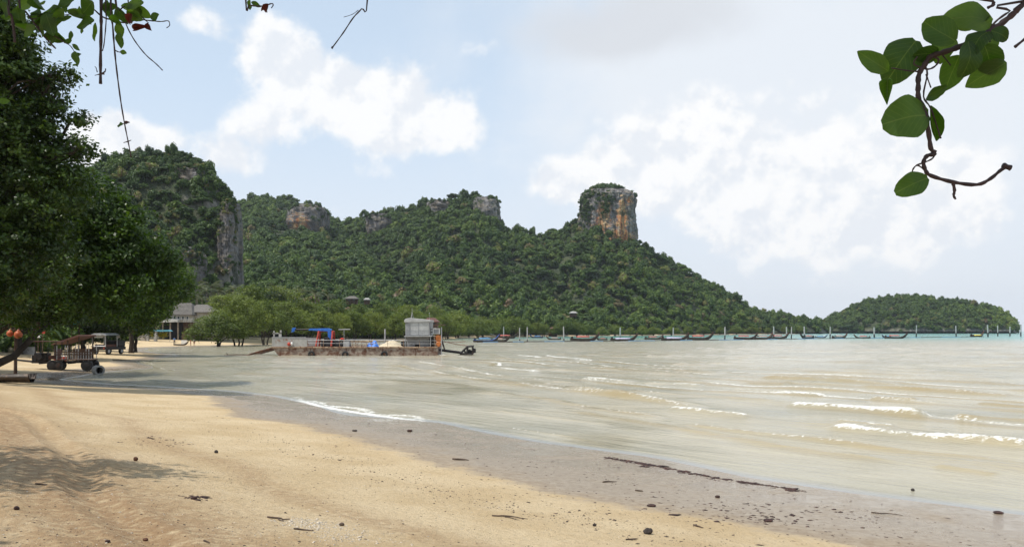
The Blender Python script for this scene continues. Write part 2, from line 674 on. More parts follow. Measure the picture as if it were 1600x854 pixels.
def rock_material():
    m, t = newmat('limestone')
    pos = t.n('ShaderNodeTexCoord').outputs['Object']
    ora = t.attr('ora')
    st = t.scaled(pos, (1, 1, .16))
    a = t.noise(st, .22, 7, .65, .3)
    b = t.noise(t.scaled(pos, (.5, .5, 1.0)), .30, 7, .7, .6)
    c = t.mix(t.ss(a, .33, .66), (.085, .08, .082), (.30, .285, .28))
    c = t.mix(t.math('MULTIPLY', t.ss(b, .45, .62), .75), c, (.33, .27, .19))
    om = t.math('MULTIPLY', t.ss(t.math('ADD', ora, t.math('MULTIPLY', t.math('SUBTRACT', b, .5), 2.2)), .32, .75), .95)
    oc = t.mix(t.ss(t.noise(st, .35, 5, .6), .38, .62), (.55, .20, .06), (.58, .42, .22))
    c = t.mix(om, c, oc)
    dk = t.noise(t.scaled(pos, (1, 1, .10)), .5, 6, .7, .2)
    c = t.mix(t.math('MULTIPLY', t.ss(dk, .52, .66), .8), c, (.045, .042, .042))
    gr = t.noise(pos, .12, 6, .65)
    c = t.mix(t.math('MULTIPLY', t.ss(gr, .54, .62), .8), c, (.04, .06, .02))
    p = t.n('ShaderNodeBsdfPrincipled')
    t.set(p.inputs['Base Color'], c)
    p.inputs['Roughness'].default_value = .9
    bn = t.n('ShaderNodeBump')
    bn.inputs['Distance'].default_value = 3.0
    bn.inputs['Strength'].default_value = .9
    t.set(bn.inputs['Height'], t.math('ADD', t.math('ADD', a, dk), t.noise(t.scaled(pos, (.6, .6, 1.4)), .55, 6, .7)))
    t.set(p.inputs['Normal'], bn.outputs[0])
    finish(t, p.outputs[0])
    return m


def hill_material():
    m, t = newmat('forest_floor')
    pos = t.n('ShaderNodeTexCoord').outputs['Object']
    a = t.noise(pos, .09, 6, .65)
    c = t.mix(t.ss(a, .4, .65), (.022, .034, .012), (.05, .06, .022))
    g = t.n('ShaderNodeNewGeometry')
    sp = t.n('ShaderNodeSeparateXYZ')
    t.set(sp.inputs[0], g.outputs['True Normal'])
    st = t.noise(t.scaled(pos, (1, 1, .2)), .3, 6, .65)
    rk = t.mix(t.ss(st, .35, .65), (.07, .065, .06), (.27, .24, .20))
    c = t.mix(t.math('MULTIPLY', t.ss(sp.outputs['Z'], .62, .40), .9), c, rk)
    p = t.n('ShaderNodeBsdfPrincipled')
    t.set(p.inputs['Base Color'], c)
    p.inputs['Roughness'].default_value = .95
    bn = t.n('ShaderNodeBump')
    bn.inputs['Distance'].default_value = 2.0
    bn.inputs['Strength'].default_value = .8
    t.set(bn.inputs['Height'], t.math('ADD', a, st))
    t.set(p.inputs['Normal'], bn.outputs[0])
    finish(t, p.outputs[0])
    return m


M = {}
M['sand'] = sand_material()
M['sea'] = sea_material()
M['rock'] = rock_material()
M['hill'] = hill_material()
GREENS = [(0.0, (.018, .042, .009)), (.28, (.044, .086, .014)), (.52, (.098, .155, .021)), (.78, (.185, .235, .036)), (.93, (.150, .125, .050)), (1.0, (.17, .115, .065))]
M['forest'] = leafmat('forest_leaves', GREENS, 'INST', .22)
M['mangrove'] = leafmat('mangrove_leaves', [(0.0, (.045, .072, .011)), (.4, (.098, .135, .019)), (.75, (.175, .21, .032)), (1.0, (.24, .24, .05))], 'OBJ', .30, .35)
M['leaf'] = leafmat('beach_tree_leaves', [(0.0, (.012, .024, .005)), (.45, (.026, .050, .008)), (.75, (.060, .105, .014)), (1.0, (.14, .18, .025))], 'OBJ', .28, .4, .42)
M['leaf2'] = leafmat('bright_tree_leaves', [(0.0, (.016, .034, .004)), (.38, (.048, .092, .010)), (.70, (.125, .195, .019)), (1.0, (.24, .28, .035))], 'OBJ', .38, .4, .42)
M['palm'] = leafmat('palm_leaves', [(0.0, (.045, .06, .02)), (.5, (.09, .105, .035)), (1.0, (.17, .15, .06))], 'OBJ', .2, .5, .4)
M['nearleaf'] = leafmat('near_leaves', [(0.0, (.030, .062, .012)), (.5, (.050, .098, .018)), (1.0, (.085, .135, .03))], 'OBJ', .50, 14.0, .4, (1.5, 1.7, .5))
M['redleaf'] = leafmat('withered_leaves', [(0.0, (.06, .018, .014)), (1.0, (.12, .03, .02))], 'OBJ', .25, 14.0, .5, (1.4, .7, .6))
M['bark'] = paint('bark', (.050, .038, .028), .9, .45, 2.5, bump=.8)
M['palebark'] = paint('pale_bark', (.24, .19, .14), .9, .4, 2.0, bump=.8)
M['stem'] = paint('stem', (.050, .028, .026), .7, .4, 30, bump=.2)


# ================================================================== GROUND
def polar(r_list, a_list, cull=None):
    r = np.asarray(r_list)
    a = np.asarray(a_list)
    R, A = np.meshgrid(r, a, indexing='ij')
    X = R * np.sin(A)
    Y = R * np.cos(A)
    nr, na = R.shape
    idx = np.arange(nr * na).reshape(nr, na)
    q = np.stack([idx[:-1, :-1], idx[:-1, 1:], idx[1:, 1:], idx[1:, :-1]], -1).reshape(-1, 4)[:, ::-1]
    return X.ravel(), Y.ravel(), q


def trim(v, q, keep_q, attrs):
    q = q[keep_q]
    used = np.unique(q)
    mp = np.full(len(v), -1, int)
    mp[used] = np.arange(len(used))
    return v[used], mp[q], {k: a[used] for k, a in attrs.items()}


ang_in = np.radians(np.linspace(-40, 40, 420))
ang_out_l = np.radians(np.linspace(-180, -40.5, 40))
ang_out_r = np.radians(np.linspace(40.5, 180, 40))
angs = np.concatenate([ang_out_l, ang_in, ang_out_r])
rs = np.concatenate([np.geomspace(.4, 5, 14, endpoint=False), np.geomspace(5, 42, 300, endpoint=False), np.geomspace(42, 260, 130, endpoint=False), np.geomspace(260, 6200, 36)])
gx, gy, gq = polar(rs, angs)
gd = sdist(gx, gy)
gh = gheight(gx, gy, gd)
nearm = 1 - sstep(gy, 55, 100)
wet = 1 - sstep(gd + 1.8 * fbm(gx * .22, gy * .22 + 3, 3) + 1.6 * sstep(gy, 30, 42), 3.2, 6.6)
wet = wet * nearm + (1 - nearm) * (1 - sstep(gd, .6, 3.5))
brown = np.exp(-((gd - 13.6 - 1.2 * fbm(gx * .3, gy * .3, 2)) / 1.5) ** 2) * nearm * .95
brown = np.maximum(brown, .55 * np.exp(-((gd - 10.4 - 1.2 * fbm(gx * .3 + 8, gy * .3, 2)) / .5) ** 2) * nearm)
soil = sstep(gd + 5 * fbm(gx * .1, gy * .1, 3), 24, 34) * sstep(gy, 20, 30)
soil = np.where((gy > 60) & (gy < 150), sstep(gd + 4 * fbm(gx * .12, gy * .12, 3), 12, 17), soil)
soil = np.where(gy > 205, sstep(gd + 4 * fbm(gx * .12, gy * .12, 3), 2, 6), soil)
gv = np.stack([gx, gy, gh], -1)
link('beach', mesh_np('beach', gv, gq, M['sand'], dict(wet=wet, brown=brown, soil=soil, pale=sstep(gd + 1.5 * fbm(gx * .4, gy * .4, 3), 14.6, 16.8) * nearm, film=(1 - sstep(gd, .5, 4.5)) * nearm), smooth=True), kind='structure',
     label='golden tyre-marked sand beach sloping down to a wet grey shore')

# ================================================================== SEA
ang_w = np.concatenate([np.radians(np.linspace(-100, -36.5, 20)), np.radians(np.linspace(-36, 36, 430)), np.radians(np.linspace(36.5, 150, 24))])
rw = np.concatenate([np.geomspace(9, 60, 460, endpoint=False), np.geomspace(60, 420, 200, endpoint=False), np.geomspace(420, 6400, 40)])
sx, sy, sq = polar(rw, ang_w)
sdn = sdist(sx, sy)
near = 1 - sstep(sy, 150, 400)
sa, sb = sx * .62 - sy * .78, sx * .78 + sy * .62
hgt = 0.09 * fbm(sa * .16, sb * .75, 3) * np.minimum(near + .3, 1) * sstep(-sdn, 0, 6)
off = -sdn
ph = .5 + .5 * np.sin(off * 1.25 + 9 * fbm(sx * .05, sy * .05, 3))
hgt = hgt + .17 * (ph ** 4) * np.clip(.5 + 2.2 * fbm(sx * .11 + 4, sy * .2, 3), 0, 1) * sstep(off, 2, 8) * near
foam = np.zeros_like(sx)
silt = .55 * sstep(ph, .55, .95) * np.clip(.3 + 2.2 * fbm(sx * .11 + 4, sy * .2, 3), 0, 1) * sstep(off, 2, 8) * near
rows_ = np.clip(.34 + 2.6 * fbm(sa * .045 + 4, sb * .16, 3), 0, 1) * sstep(off, 5, 10) * (1 - sstep(off, 45, 75)) * (sx > -6)
foam = .72 * sstep(ph, .93, .998) * rows_
silt = np.maximum(silt, .9 * sstep(ph, .45, .8) * (1 - sstep(ph, .9, 1)) * (np.cos(off * 1.25 + 9 * fbm(sx * .05, sy * .05, 3)) > 0) * rows_)
# each breaker: pixels of its crest in the photograph, height (m), width (m), foam, silt
crests = [
    ([(1135, 609), (1210, 613), (1292, 619)], .16, .55, .75, .3), ([(1222, 634), (1330, 641), (1455, 653)], .26, .50, 1.0, .5),
    ([(1488, 656), (1545, 658), (1640, 662)], .22, .55, .15, 1.0), ([(1285, 669), (1350, 675), (1430, 684), (1520, 690), (1640, 702)], .24, .42, 1.0, .6),
    ([(1300, 664), (1345, 666), (1400, 670)], .14, .35, .75, .3), ([(975, 609), (1060, 617), (1140, 624), (1230, 630)], .11, .45, .50, .5),
    ([(1040, 640), (1110, 648), (1178, 655)], .14, .36, .85, .4), ([(1050, 662), (1150, 674), (1290, 690), (1420, 709), (1640, 731)], .13, .36, .62, .7),
    ([(890, 640), (1000, 660), (1120, 680), (1230, 700), (1340, 716), (1450, 728)], .12, .36, .48, 1.0), ([(1460, 728), (1570, 745)], .07, .25, .05, .8),
    ([(850, 558), (890, 561), (932, 564)], .22, .8, 1.0, .2), ([(908, 592), (945, 594), (978, 597)], .16, .6, .9, .2), ([(1005, 599), (1050, 601), (1098, 603)], .15, .6, .75, .2),
    ([(640, 563), (700, 574), (770, 587), (850, 595), (960, 605)], .15, .60, .72, .4), ([(735, 571), (790, 577), (850, 583)], .15, .7, .85, .2),
    ([(800, 555), (830, 557), (856, 561)], .15, .8, .85, .2), ([(660, 552), (700, 556), (735, 559)], .16, .8, .9, .2), ([(755, 566), (800, 570)], .12, .7, .8, .2),
    ([(1060, 578), (1110, 583)], .12, .8, .2, .9), ([(1165, 598), (1230, 601)], .14, .7, .1, 1.0), ([(1360, 624), (1420, 627), (1440, 628)], .18, .6, .15, 1.0),
    ([(1240, 575), (1300, 579)], .10, .7, .05, .6), ([(1450, 580), (1500, 582)], .10, .7, .5, .4), ([(1520, 632), (1580, 636), (1640, 637)], .15, .55, .1, .9),
    ([(700, 607), (820, 625), (930, 645)], .05, .35, .40, .2), ([(760, 640), (860, 652), (960, 664)], .04, .25, .42, .3), ([(780, 668), (880, 681), (960, 697)], .03, .18, .52, .3),
    ([(600, 568), (720, 590), (850, 606), (1000, 624), (1130, 638)], .16, .5, .66, .9), ([(840, 601), (960, 619), (1100, 637)], .15, .45, .66, .8), ([(760, 612), (900, 634), (1060, 655)], .13, .4, .58, .8), ([(1180, 590), (1300, 596), (1420, 603)], .16, .6, .5, .9), ([(1340, 604), (1460, 612), (1600, 620)], .18, .6, .5, 1.0), ([(900, 572), (1000, 580), (1100, 588)], .12, .6, .4, .6),
    ([(940, 553), (990, 556)], .1, .7, .6, .2), ([(1010, 556), (1040, 558)], .1, .7, .6, .2),
    ([(230, 547), (300, 548), (370, 546)], .10, .6, .75, .2), ([(215, 553), (290, 555), (340, 553)], .10, .5, .65, .2), ([(205, 562), (235, 567), (255, 577), (290, 582)], .08, .35, .65, .3),
    ([(240, 572), (262, 580)], .05, .3, .6, .3), ([(390, 561), (500, 562), (620, 560)], .10, .5, .55, .2),
    ([(430, 575), (480, 577)], .06, .5, .3, .2), ([(300, 575), (330, 577)], .06, .4, .6, .2),
]
for pts, A, wd, fm, sl in crests:
    P = np.array([w0(*p) for p in pts])
    m = (sx > P[:, 0].min() - 3) & (sx < P[:, 0].max() + 3) & (sy > P[:, 1].min() - 4) & (sy < P[:, 1].max() + 4)
    if not m.any():
        continue
    x = sx[m]
    y = sy[m] + .9 * fbm(sx[m] * .22, sy[m] * .1, 3)
    seg = np.hypot(*np.diff(P, axis=0).T)
    cum_l = np.concatenate([[0], np.cumsum(seg)])
    best = np.full(x.shape, 1e9)
    sgn = np.zeros(x.shape)
    tt = np.zeros(x.shape)
    for i in range(len(P) - 1):
        dx, dy = P[i + 1] - P[i]
        L = math.hypot(dx, dy)
        t = np.clip(((x - P[i, 0]) * dx + (y - P[i, 1]) * dy) / L ** 2, 0, 1)
        ex, ey = x - P[i, 0] - t * dx, y - P[i, 1] - t * dy
        dd = np.hypot(ex, ey)
        s = (ex * dy - ey * dx) / L
        up = dd < best
        best = np.where(up, dd, best)
        sgn = np.where(up, np.sign(s), sgn)
        tt = np.where(up, (cum_l[i] + t * L) / cum_l[-1], tt)
    tap = sstep(tt, 0, .12) * (1 - sstep(tt, .88, 1)) * (.72 + .8 * fbm(x * .5, y * .15, 2))
    s = best * sgn
    wd = wd * 1.25
    wf, wb = wd * .6, wd * 1.6
    prof = np.where(s > 0, np.exp(-(s / wf) ** 2), np.exp(-(s / wb) ** 2))
    hgt[m] += A * 1.1 * tap * prof
    brk = .86 + 1.1 * fbm(x * .55 + 3, y * .3, 4)
    foam[m] = np.maximum(foam[m], .80 * fm * np.clip(brk, 0, 1.1) * (tap > .02) * np.where(s > 0, np.exp(-((s - .10 * wd) / (wd * .50)) ** 2), np.maximum(np.exp(-(s / (wd * .5)) ** 2), .52 * np.exp(-(s / (wd * 2.0)) ** 2))) * np.clip(tap * 1.6, 0, 1))
    silt[m] = np.maximum(silt[m], sl * tap * np.exp(-((s - .35 * wd) / (wd * .75)) ** 2))
# swash along the waterline
lace = np.exp(-((off - .30 - .5 * fbm(sx * .35, sy * .35, 3)) / .40) ** 2)
u_ = sx / np.maximum(sy, 1) * F + 800
strong = sstep(u_, 430, 480) * (1 - sstep(u_, 650, 700)) * (sy < 60)
foam = np.maximum(foam, lace * np.where(sy < 60, .16 + .62 * strong, .30))
foam = np.maximum(foam, .66 * strong * np.exp(-((off - .9 - 1.6 * fbm(sx * .5, sy * .5, 3)) / .30) ** 2))
# a few distant whitecaps
wc = sstep(fbm(sx * .035, sy * .10, 4), .20, .27) * sstep(sy, 70, 110) * (1 - sstep(sy, 300, 420)) * sstep(off, 15, 25)
foam = np.maximum(foam, .5 * wc)
depth = np.clip(hgt - np.maximum(gheight(sx, sy, sdn), -2), 0, 2)
turq = sstep(sy + 30 * fbm(sx * .012, sy * .02, 3) + (sx - 60) * .25, 190, 470)
v_ = HZ + H * F / np.maximum(sy, 1)


def patch(pu, pv, su, sv):
    e = ((u_ - pu) / su) ** 2 + ((v_ - pv) / sv) ** 2 + 2.6 * fbm(sa * .14, sb * .5, 4)
    return 1 - sstep(e, .2, 1.25)


ripple = np.maximum.reduce([patch(665, 604, 105, 16), patch(610, 643, 55, 7) * .8, patch(930, 690, 75, 17) * .8, patch(230, 585, 110, 12) * .9, patch(820, 600, 120, 10) * .4]) * (sy > 0)
calm = np.clip((1 - sstep(off, 1, 9)) * (sy < 60), 0, 1) * (1 - ripple)
sv = np.stack([sx, sy, hgt], -1)
keep = (sdn[sq].min(axis=1) < 4.0) & ~((sy[sq].min(axis=1) > 900) & (sdn[sq].min(axis=1) > 0))
sv, sq2, sat = trim(sv, sq, keep, dict(foam=foam, silt=silt, depth=depth, turq=turq, ripple=ripple, calm=calm))
link('sea', mesh_np('sea', sv, sq2, M['sea'], sat, smooth=True), kind='structure', label='silty shallow sea with low breakers, turquoise further out')


# ================================================================== FOLIAGE
def leaf_cloud(centers, normals, size, rng_, spread=.9, aspect=.55, shape='rhomb'):
    """quads: one leaf or leaf spray each, roughly facing `normals`"""
    n = len(centers)
    nn = normals + rng_.normal(0, spread, (n, 3))
    nn /= np.linalg.norm(nn, axis=1, keepdims=True) + 1e-9
    r = rng_.normal(0, 1, (n, 3))
    a = np.cross(nn, r)
    a /= np.linalg.norm(a, axis=1, keepdims=True) + 1e-9
    b = np.cross(nn, a)
    s = (size * rng_.uniform(.65, 1.3, n))[:, None]
    w_ = s * aspect
    v0 = centers - a * s * .5
    v1 = centers + b * w_ * .5 + nn * s * .06
    v2 = centers + a * s * .5
    v3 = centers - b * w_ * .5 + nn * s * .06
    v = np.stack([v0, v1, v2, v3], 1).reshape(-1, 3)
    q = np.arange(4 * n).reshape(n, 4)
    return v, q


def crown_proto(seed, lobes, nleaf, size, core=.74):
    """unit crown (radius about 1, base at z=0): lobes of leaf sprays round a solid core"""
    g = np.random.default_rng(seed)
    L = []
    for k in range(lobes):
        a = g.uniform(0, 2 * math.pi)
        rr = g.uniform(0, .55)
        L.append((rr * 1.25 * math.cos(a), rr * 1.25 * math.sin(a), g.uniform(.45, 1.05) - .5 * rr, g.uniform(.24, .44)))
    L = np.array(L)
    k = g.integers(0, lobes, nleaf)
    d = g.normal(0, 1, (nleaf, 3))
    d[:, 2] = d[:, 2] * .9 + .25
    d /= np.linalg.norm(d, axis=1, keepdims=True)
    rad = L[k, 3] * (1.08 - .36 * g.random(nleaf)) * (1 + .22 * (vnoise3(d[:, 0] * 3 + k, d[:, 1] * 3, d[:, 2] * 3) - .5))
    c = L[k, :3] + d * rad[:, None]
    v, q = leaf_cloud(c, d + np.array([0, 0, .15]), size, g, .45, .75)
    lf = g.random(nleaf)
    # solid core added to block light, its tone darkened like inner shade
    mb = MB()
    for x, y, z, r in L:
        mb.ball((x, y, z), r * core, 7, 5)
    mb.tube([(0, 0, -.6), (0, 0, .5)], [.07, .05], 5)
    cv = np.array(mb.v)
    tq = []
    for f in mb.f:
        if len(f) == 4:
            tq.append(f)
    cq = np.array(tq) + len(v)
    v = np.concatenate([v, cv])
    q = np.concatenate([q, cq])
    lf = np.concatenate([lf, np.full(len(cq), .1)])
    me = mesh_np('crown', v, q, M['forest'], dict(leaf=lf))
    return bpy.data.objects.new('crown', me)


def palm_crown(seed):
    g = np.random.default_rng(seed)
    V_, Q_ = [], []
    for i in range(17):
        az = i * 2.4 + g.uniform(-.2, .2)
        el = g.uniform(-.3, 1.1)
        p = np.array([0, 0, .95])
        d = np.array([math.cos(az) * math.cos(el), math.sin(az) * math.cos(el), math.sin(el)])
        sd_ = np.array([-math.sin(az), math.cos(az), 0])
        for k in range(5):
            w1, w2 = [.16 * math.sin(math.pi * (j + .5) / 6) for j in (k, k + 1)]
            p2 = p + d * .22
            b_ = len(V_)
            V_ += [p - sd_ * w1, p + sd_ * w1, p2 + sd_ * w2, p2 - sd_ * w2]
            Q_.append((b_, b_ + 1, b_ + 2, b_ + 3))
            p = p2
            d = d + np.array([0, 0, -.26])
            d /= np.linalg.norm(d)
    mb = MB()
    mb.tube([(0, 0, -1.2), (0, 0, .95)], [.05, .04], 5, cap=False)
    q2 = np.array(mb.f) + len(V_)
    return bpy.data.objects.new('crown', mesh_np('crown', np.concatenate([np.array(V_), np.array(mb.v)]), np.concatenate([np.array(Q_), q2]), M['forest'], dict(leaf=g.random(len(Q_) + len(q2)))))


pcol = bpy.data.collections.new('crowns')
for s in range(9):
    cp_ = crown_proto(100 + s, 6 + (s * 2) % 7, 760 if s < 6 else 420, .16 if s < 6 else .2, .74 if s < 6 else .45)
    if s in (2, 7):        # tall narrow
        for v_ in cp_.data.vertices:
            v_.co.x *= .82
            v_.co.y *= .82
            v_.co.z *= 1.12
    if s in (4, 8):        # spreading
        for v_ in cp_.data.vertices:
            v_.co.x *= 1.3
            v_.co.y *= 1.3
            v_.co.z = v_.co.z * .7 + .25
    cp_.name = f'crown_{s}'
    pcol.objects.link(cp_)
pc_ = palm_crown(5)
pc_.name = 'crown_9'
pcol.objects.link(pc_)
NP = 9


def forest(name, P, R, tint, label, palms=0.0):
    n = len(P)
    me = bpy.data.meshes.new(name)
    me.vertices.add(n)
    me.vertices.foreach_set('co', np.asarray(P, np.float32).ravel())
    sc = np.stack([R * rng.uniform(.85, 1.15, n), R * rng.uniform(.85, 1.15, n), R * rng.uniform(.75, 1.25, n)], -1)
    ro = np.stack([rng.normal(0, .10, n), rng.normal(0, .10, n), rng.uniform(0, 6.28, n)], -1)
    isp = rng.random(n) < palms
    sc = np.where(isp[:, None], rng.uniform(2.0, 3.0, n)[:, None] * np.array([[1, 1, 1.2]]), sc)
    for nm, ty, arr, key in (('sc', 'FLOAT_VECTOR', sc, 'vector'), ('ro', 'FLOAT_VECTOR', ro, 'vector'), ('idx', 'INT', np.where(isp, 9, rng.integers(0, NP, n)), 'value'), ('tint', 'FLOAT', tint, 'value')):
        a = me.attributes.new(nm, ty, 'POINT')
        a.data.foreach_set(key, np.asarray(arr, np.int32 if ty == 'INT' else np.float32).ravel())
    me.materials.append(M['forest'])
    o = link(name, me, kind='stuff', label=label)
    ng = bpy.data.node_groups.new(name, 'GeometryNodeTree')
    ng.interface.new_socket('Geometry', in_out='INPUT', socket_type='NodeSocketGeometry')
    ng.interface.new_socket('Geometry', in_out='OUTPUT', socket_type='NodeSocketGeometry')
    N = ng.nodes
    gi = N.new('NodeGroupInput')
    go = N.new('NodeGroupOutput')
    ip = N.new('GeometryNodeInstanceOnPoints')
    ci = N.new('GeometryNodeCollectionInfo')
    ci.inputs['Collection'].default_value = pcol
    ci.inputs['Separate Children'].default_value = True
    ci.inputs['Reset Children'].default_value = True

    def na(nm, ty):
        k = N.new('GeometryNodeInputNamedAttribute')
        k.data_type = ty
        k.inputs['Name'].default_value = nm
        return k.outputs['Attribute']
    e2r = N.new('FunctionNodeEulerToRotation')
    L = ng.links
    L.new(gi.outputs[0], ip.inputs['Points'])
    L.new(ci.outputs[0], ip.inputs['Instance'])
    ip.inputs['Pick Instance'].default_value = True
    L.new(na('idx', 'INT'), ip.inputs['Instance Index'])
    L.new(na('ro', 'FLOAT_VECTOR'), e2r.inputs[0])
    L.new(e2r.outputs[0], ip.inputs['Rotation'])
    L.new(na('sc', 'FLOAT_VECTOR'), ip.inputs['Scale'])
    L.new(ip.outputs[0], go.inputs[0])
    md = o.modifiers.new('crowns', 'NODES')
    md.node_group = ng
    return o


# ================================================================== HILLS
def hill_grid(sky_pts, ridge, foot, nu=260, nv=90, p=1.25, drop=4.0, amp=10, wave=70, back=.6, edge=(0.02, .02), base=1.5, terr=0.0):
    us = np.linspace(sky_pts[0][0], sky_pts[-1][0], nu)
    skyy = np.interp(us, *zip(*sky_pts))
    Yr = np.interp(us, *zip(*ridge))
    Yf = np.interp(us, *zip(*foot))
    zr = H + (HZ - skyy) / F * Yr - drop
    vs = np.concatenate([np.linspace(0, 1, nv), np.linspace(1, 1 + back, nv // 3)[1:]])
    U, V = np.meshgrid(us, vs, indexing='ij')
    Yg = Yf[:, None] + (Yr - Yf)[:, None] * V
    # radial lines through the viewpoint keep the skyline where the ridge stands
    X = (U - 800) / F * Yg
    g = np.where(V <= 1, np.clip(V, 0, 1) ** p, 1 - np.clip((V - 1) / back, 0, 1) ** 1.4 * 1.05)
    n = fbm(X / wave, Yg / wave, 4)
    n2 = fbm(X / (wave * 2.3) + 5, Yg / (wave * 2.3) + 9, 2)
    k = np.sin(np.clip(V, 0, 1) * math.pi) ** .8
    Z = base * (1 - np.clip(V, 0, 1)) + np.maximum(zr, 0)[:, None] * g + (amp * n * 2 + amp * 1.6 * n2) * k
    if terr:
        Z = Z + terr * k * np.sin(Z / 9.0 + 4 * n)
    tu = (U - us[0]) / (us[-1] - us[0])
    ed = sstep(tu, 0, edge[0]) * (1 - sstep(tu, 1 - edge[1], 1))
    Z = Z * ed - 2 * (1 - ed)
    return U, V, X, Yg, Z


def grid_mesh(name, X, Y, Z, mat):
    nu, nv = X.shape
    idx = np.arange(nu * nv).reshape(nu, nv)
    q = np.stack([idx[:-1, :-1], idx[1:, :-1], idx[1:, 1:], idx[:-1, 1:]], -1).reshape(-1, 4)
    return mesh_np(name, np.stack([X, Y, Z], -1).reshape(-1, 3), q, mat, smooth=True)


def scatter(X, Y, Z, n, rock=(), vmax=None, thin=None):
    """area-weighted random points on a hill grid; rock: pixel ellipses left bare (px, py, rx, ry, how bare)"""
    P = np.stack([X, Y, Z], -1)
    a = np.cross(P[1:, :-1] - P[:-1, :-1], P[:-1, 1:] - P[:-1, :-1])
    ar = np.linalg.norm(a, axis=-1)
    if vmax is not None:
        ar[:, vmax:] = 0
    pr = ar.ravel() / ar.sum()
    c = rng.choice(ar.size, n, p=pr)
    i, j = np.unravel_index(c, ar.shape)
    s, t = rng.random(n)[:, None], rng.random(n)[:, None]
    Q = P[i, j] * (1 - s) * (1 - t) + P[i + 1, j] * s * (1 - t) + P[i, j + 1] * (1 - s) * t + P[i + 1, j + 1] * s * t
    steep = 1 - np.abs(a[i, j, 2]) / (ar[i, j] + 1e-9)
    u = Q[:, 0] / Q[:, 1] * F + 800
    v = HZ - (Q[:, 2] - H) / Q[:, 1] * F
    ok = Q[:, 2] > 1.0
    for (pu, pv, ru, rv, bare) in rock:
        e = ((u - pu) / ru) ** 2 + ((v - pv) / rv) ** 2 + 1.4 * fbm(u * .06, v * .06, 2)
        ok &= ~((e < 1) & (rng.random(n) < bare))
    if thin is not None:
        ok &= rng.random(n) > thin * sstep(steep, .45, .8)
    return Q[ok]


def tint_of(P, lo=0.05, hi=.8, brown=.05, sc=.02):
    n = len(P)
    f = fbm(P[:, 0] * sc, (P[:, 1] + P[:, 2]) * sc, 3) + .5
    t = lo + (hi - lo) * np.clip(.55 * f + .6 * (rng.beta(2, 3, n) - .1), 0, 1)
    b = rng.random(n) < brown
    return np.where(b, rng.uniform(.86, 1.0, n), t)


CRAGS = []


def crag(parent, outline, Y, depth, seed, ora=(), name='rock_face', n=64, m=44, boxy=3.2, lean=0.0, rough=1.0, flat=False):
    """a limestone crag: (px row -> left px, right px) outline at distance Y, closed all round, fluted and stained"""
    rows = np.array(outline, float)      # y, left, right
    ts = np.linspace(0, 1, m)
    ys = np.interp(ts, np.linspace(0, 1, len(rows)), rows[:, 0])
    l = np.interp(ts, np.linspace(0, 1, len(rows)), rows[:, 1])
    r = np.interp(ts, np.linspace(0, 1, len(rows)), rows[:, 2])
    th = np.linspace(0, 2 * math.pi, n, endpoint=False)
    V = []
    for k in range(m):
        cx = ((l[k] + r[k]) / 2 - 800) / F * Y
        hx = (r[k] - l[k]) / 2 / F * Y
        z = H + (HZ - ys[k]) / F * Y
        hy = depth * min(1.0, hx / (max(r - l) / 2 / F * Y))
        c, s = np.cos(th), np.sin(th)
        e = 2 / boxy
        x = cx + hx * np.sign(c) * np.abs(c) ** e
        y = Y + depth + hy * np.sign(s) * np.abs(s) ** e + lean * ts[k]
        V.append(np.stack([x, y, np.full(n, z)], -1))
    V = np.array(V)
    x, y, z = V[..., 0], V[..., 1], V[..., 2]
    amp = (r - l).mean() / F * Y * .045 * rough
    kf = 8.5 / ((r - l).mean() / F * Y)
    fl = fbm3(x * kf + seed, y * kf, z * kf * .14, 4) * 3.4 + fbm3(x * kf * .45 + seed, y * kf * .45, z * kf * .45, 4) * 3.2 + fbm3(x * kf * 2.4, y * kf * 2.4 + seed, z * kf * 2.8, 3) * 1.5 - np.maximum(0, .10 - np.abs(fbm3(x * kf * 1.3 + 7, y * kf * 1.3 + seed, z * kf * .35, 3))) * 16
    nx = x - x.mean(axis=1, keepdims=True)
    ny = y - y.mean(axis=1, keepdims=True)
    ln = np.hypot(nx, ny) + 1e-6
    V[..., 0] += nx / ln * fl * amp
    V[..., 1] += ny / ln * fl * amp
    V[..., 2] += fbm3(x * .2 + 9, y * .2, z * .2 + seed, 3) * amp * 1.2
    top = V[0].mean(axis=0) + np.array([0, 0, amp * .6])
    idx = np.arange(m * n).reshape(m, n)
    q = np.stack([idx[:-1], idx[1:], np.roll(idx[1:], -1, 1), np.roll(idx[:-1], -1, 1)], -1).reshape(-1, 4)
    vv = np.concatenate([V.reshape(-1, 3), [top]])
    cap = np.stack([np.full(n, m * n), idx[0], np.roll(idx[0], -1), np.roll(idx[0], -1)], -1)[:, :4]
    u = vv[:, 0] / vv[:, 1] * F + 800
    w_ = HZ - (vv[:, 2] - H) / vv[:, 1] * F
    oa = np.zeros(len(vv))
    for pu, pv, ru, rv, wt in ora:
        oa = np.maximum(oa, wt * np.exp(-((u - pu) / ru) ** 2 - ((w_ - pv) / rv) ** 2))
    me = bpy.data.meshes.new(name)
    faces = [tuple(int(i) for i in f) for f in q] + [(m * n, int(b), int(a)) for a, b in zip(idx[0], np.roll(idx[0], -1))]
    me.from_pydata([tuple(p) for p in vv], [], faces)
    at_ = me.attributes.new('ora', 'FLOAT', 'POINT')
    at_.data.foreach_set('value', oa.astype(np.float32))
    me.materials.append(M['rock'])
    for p in me.polygons:
        p.use_smooth = not flat
    CRAGS.append(V)
    return link(name, me, parent), V


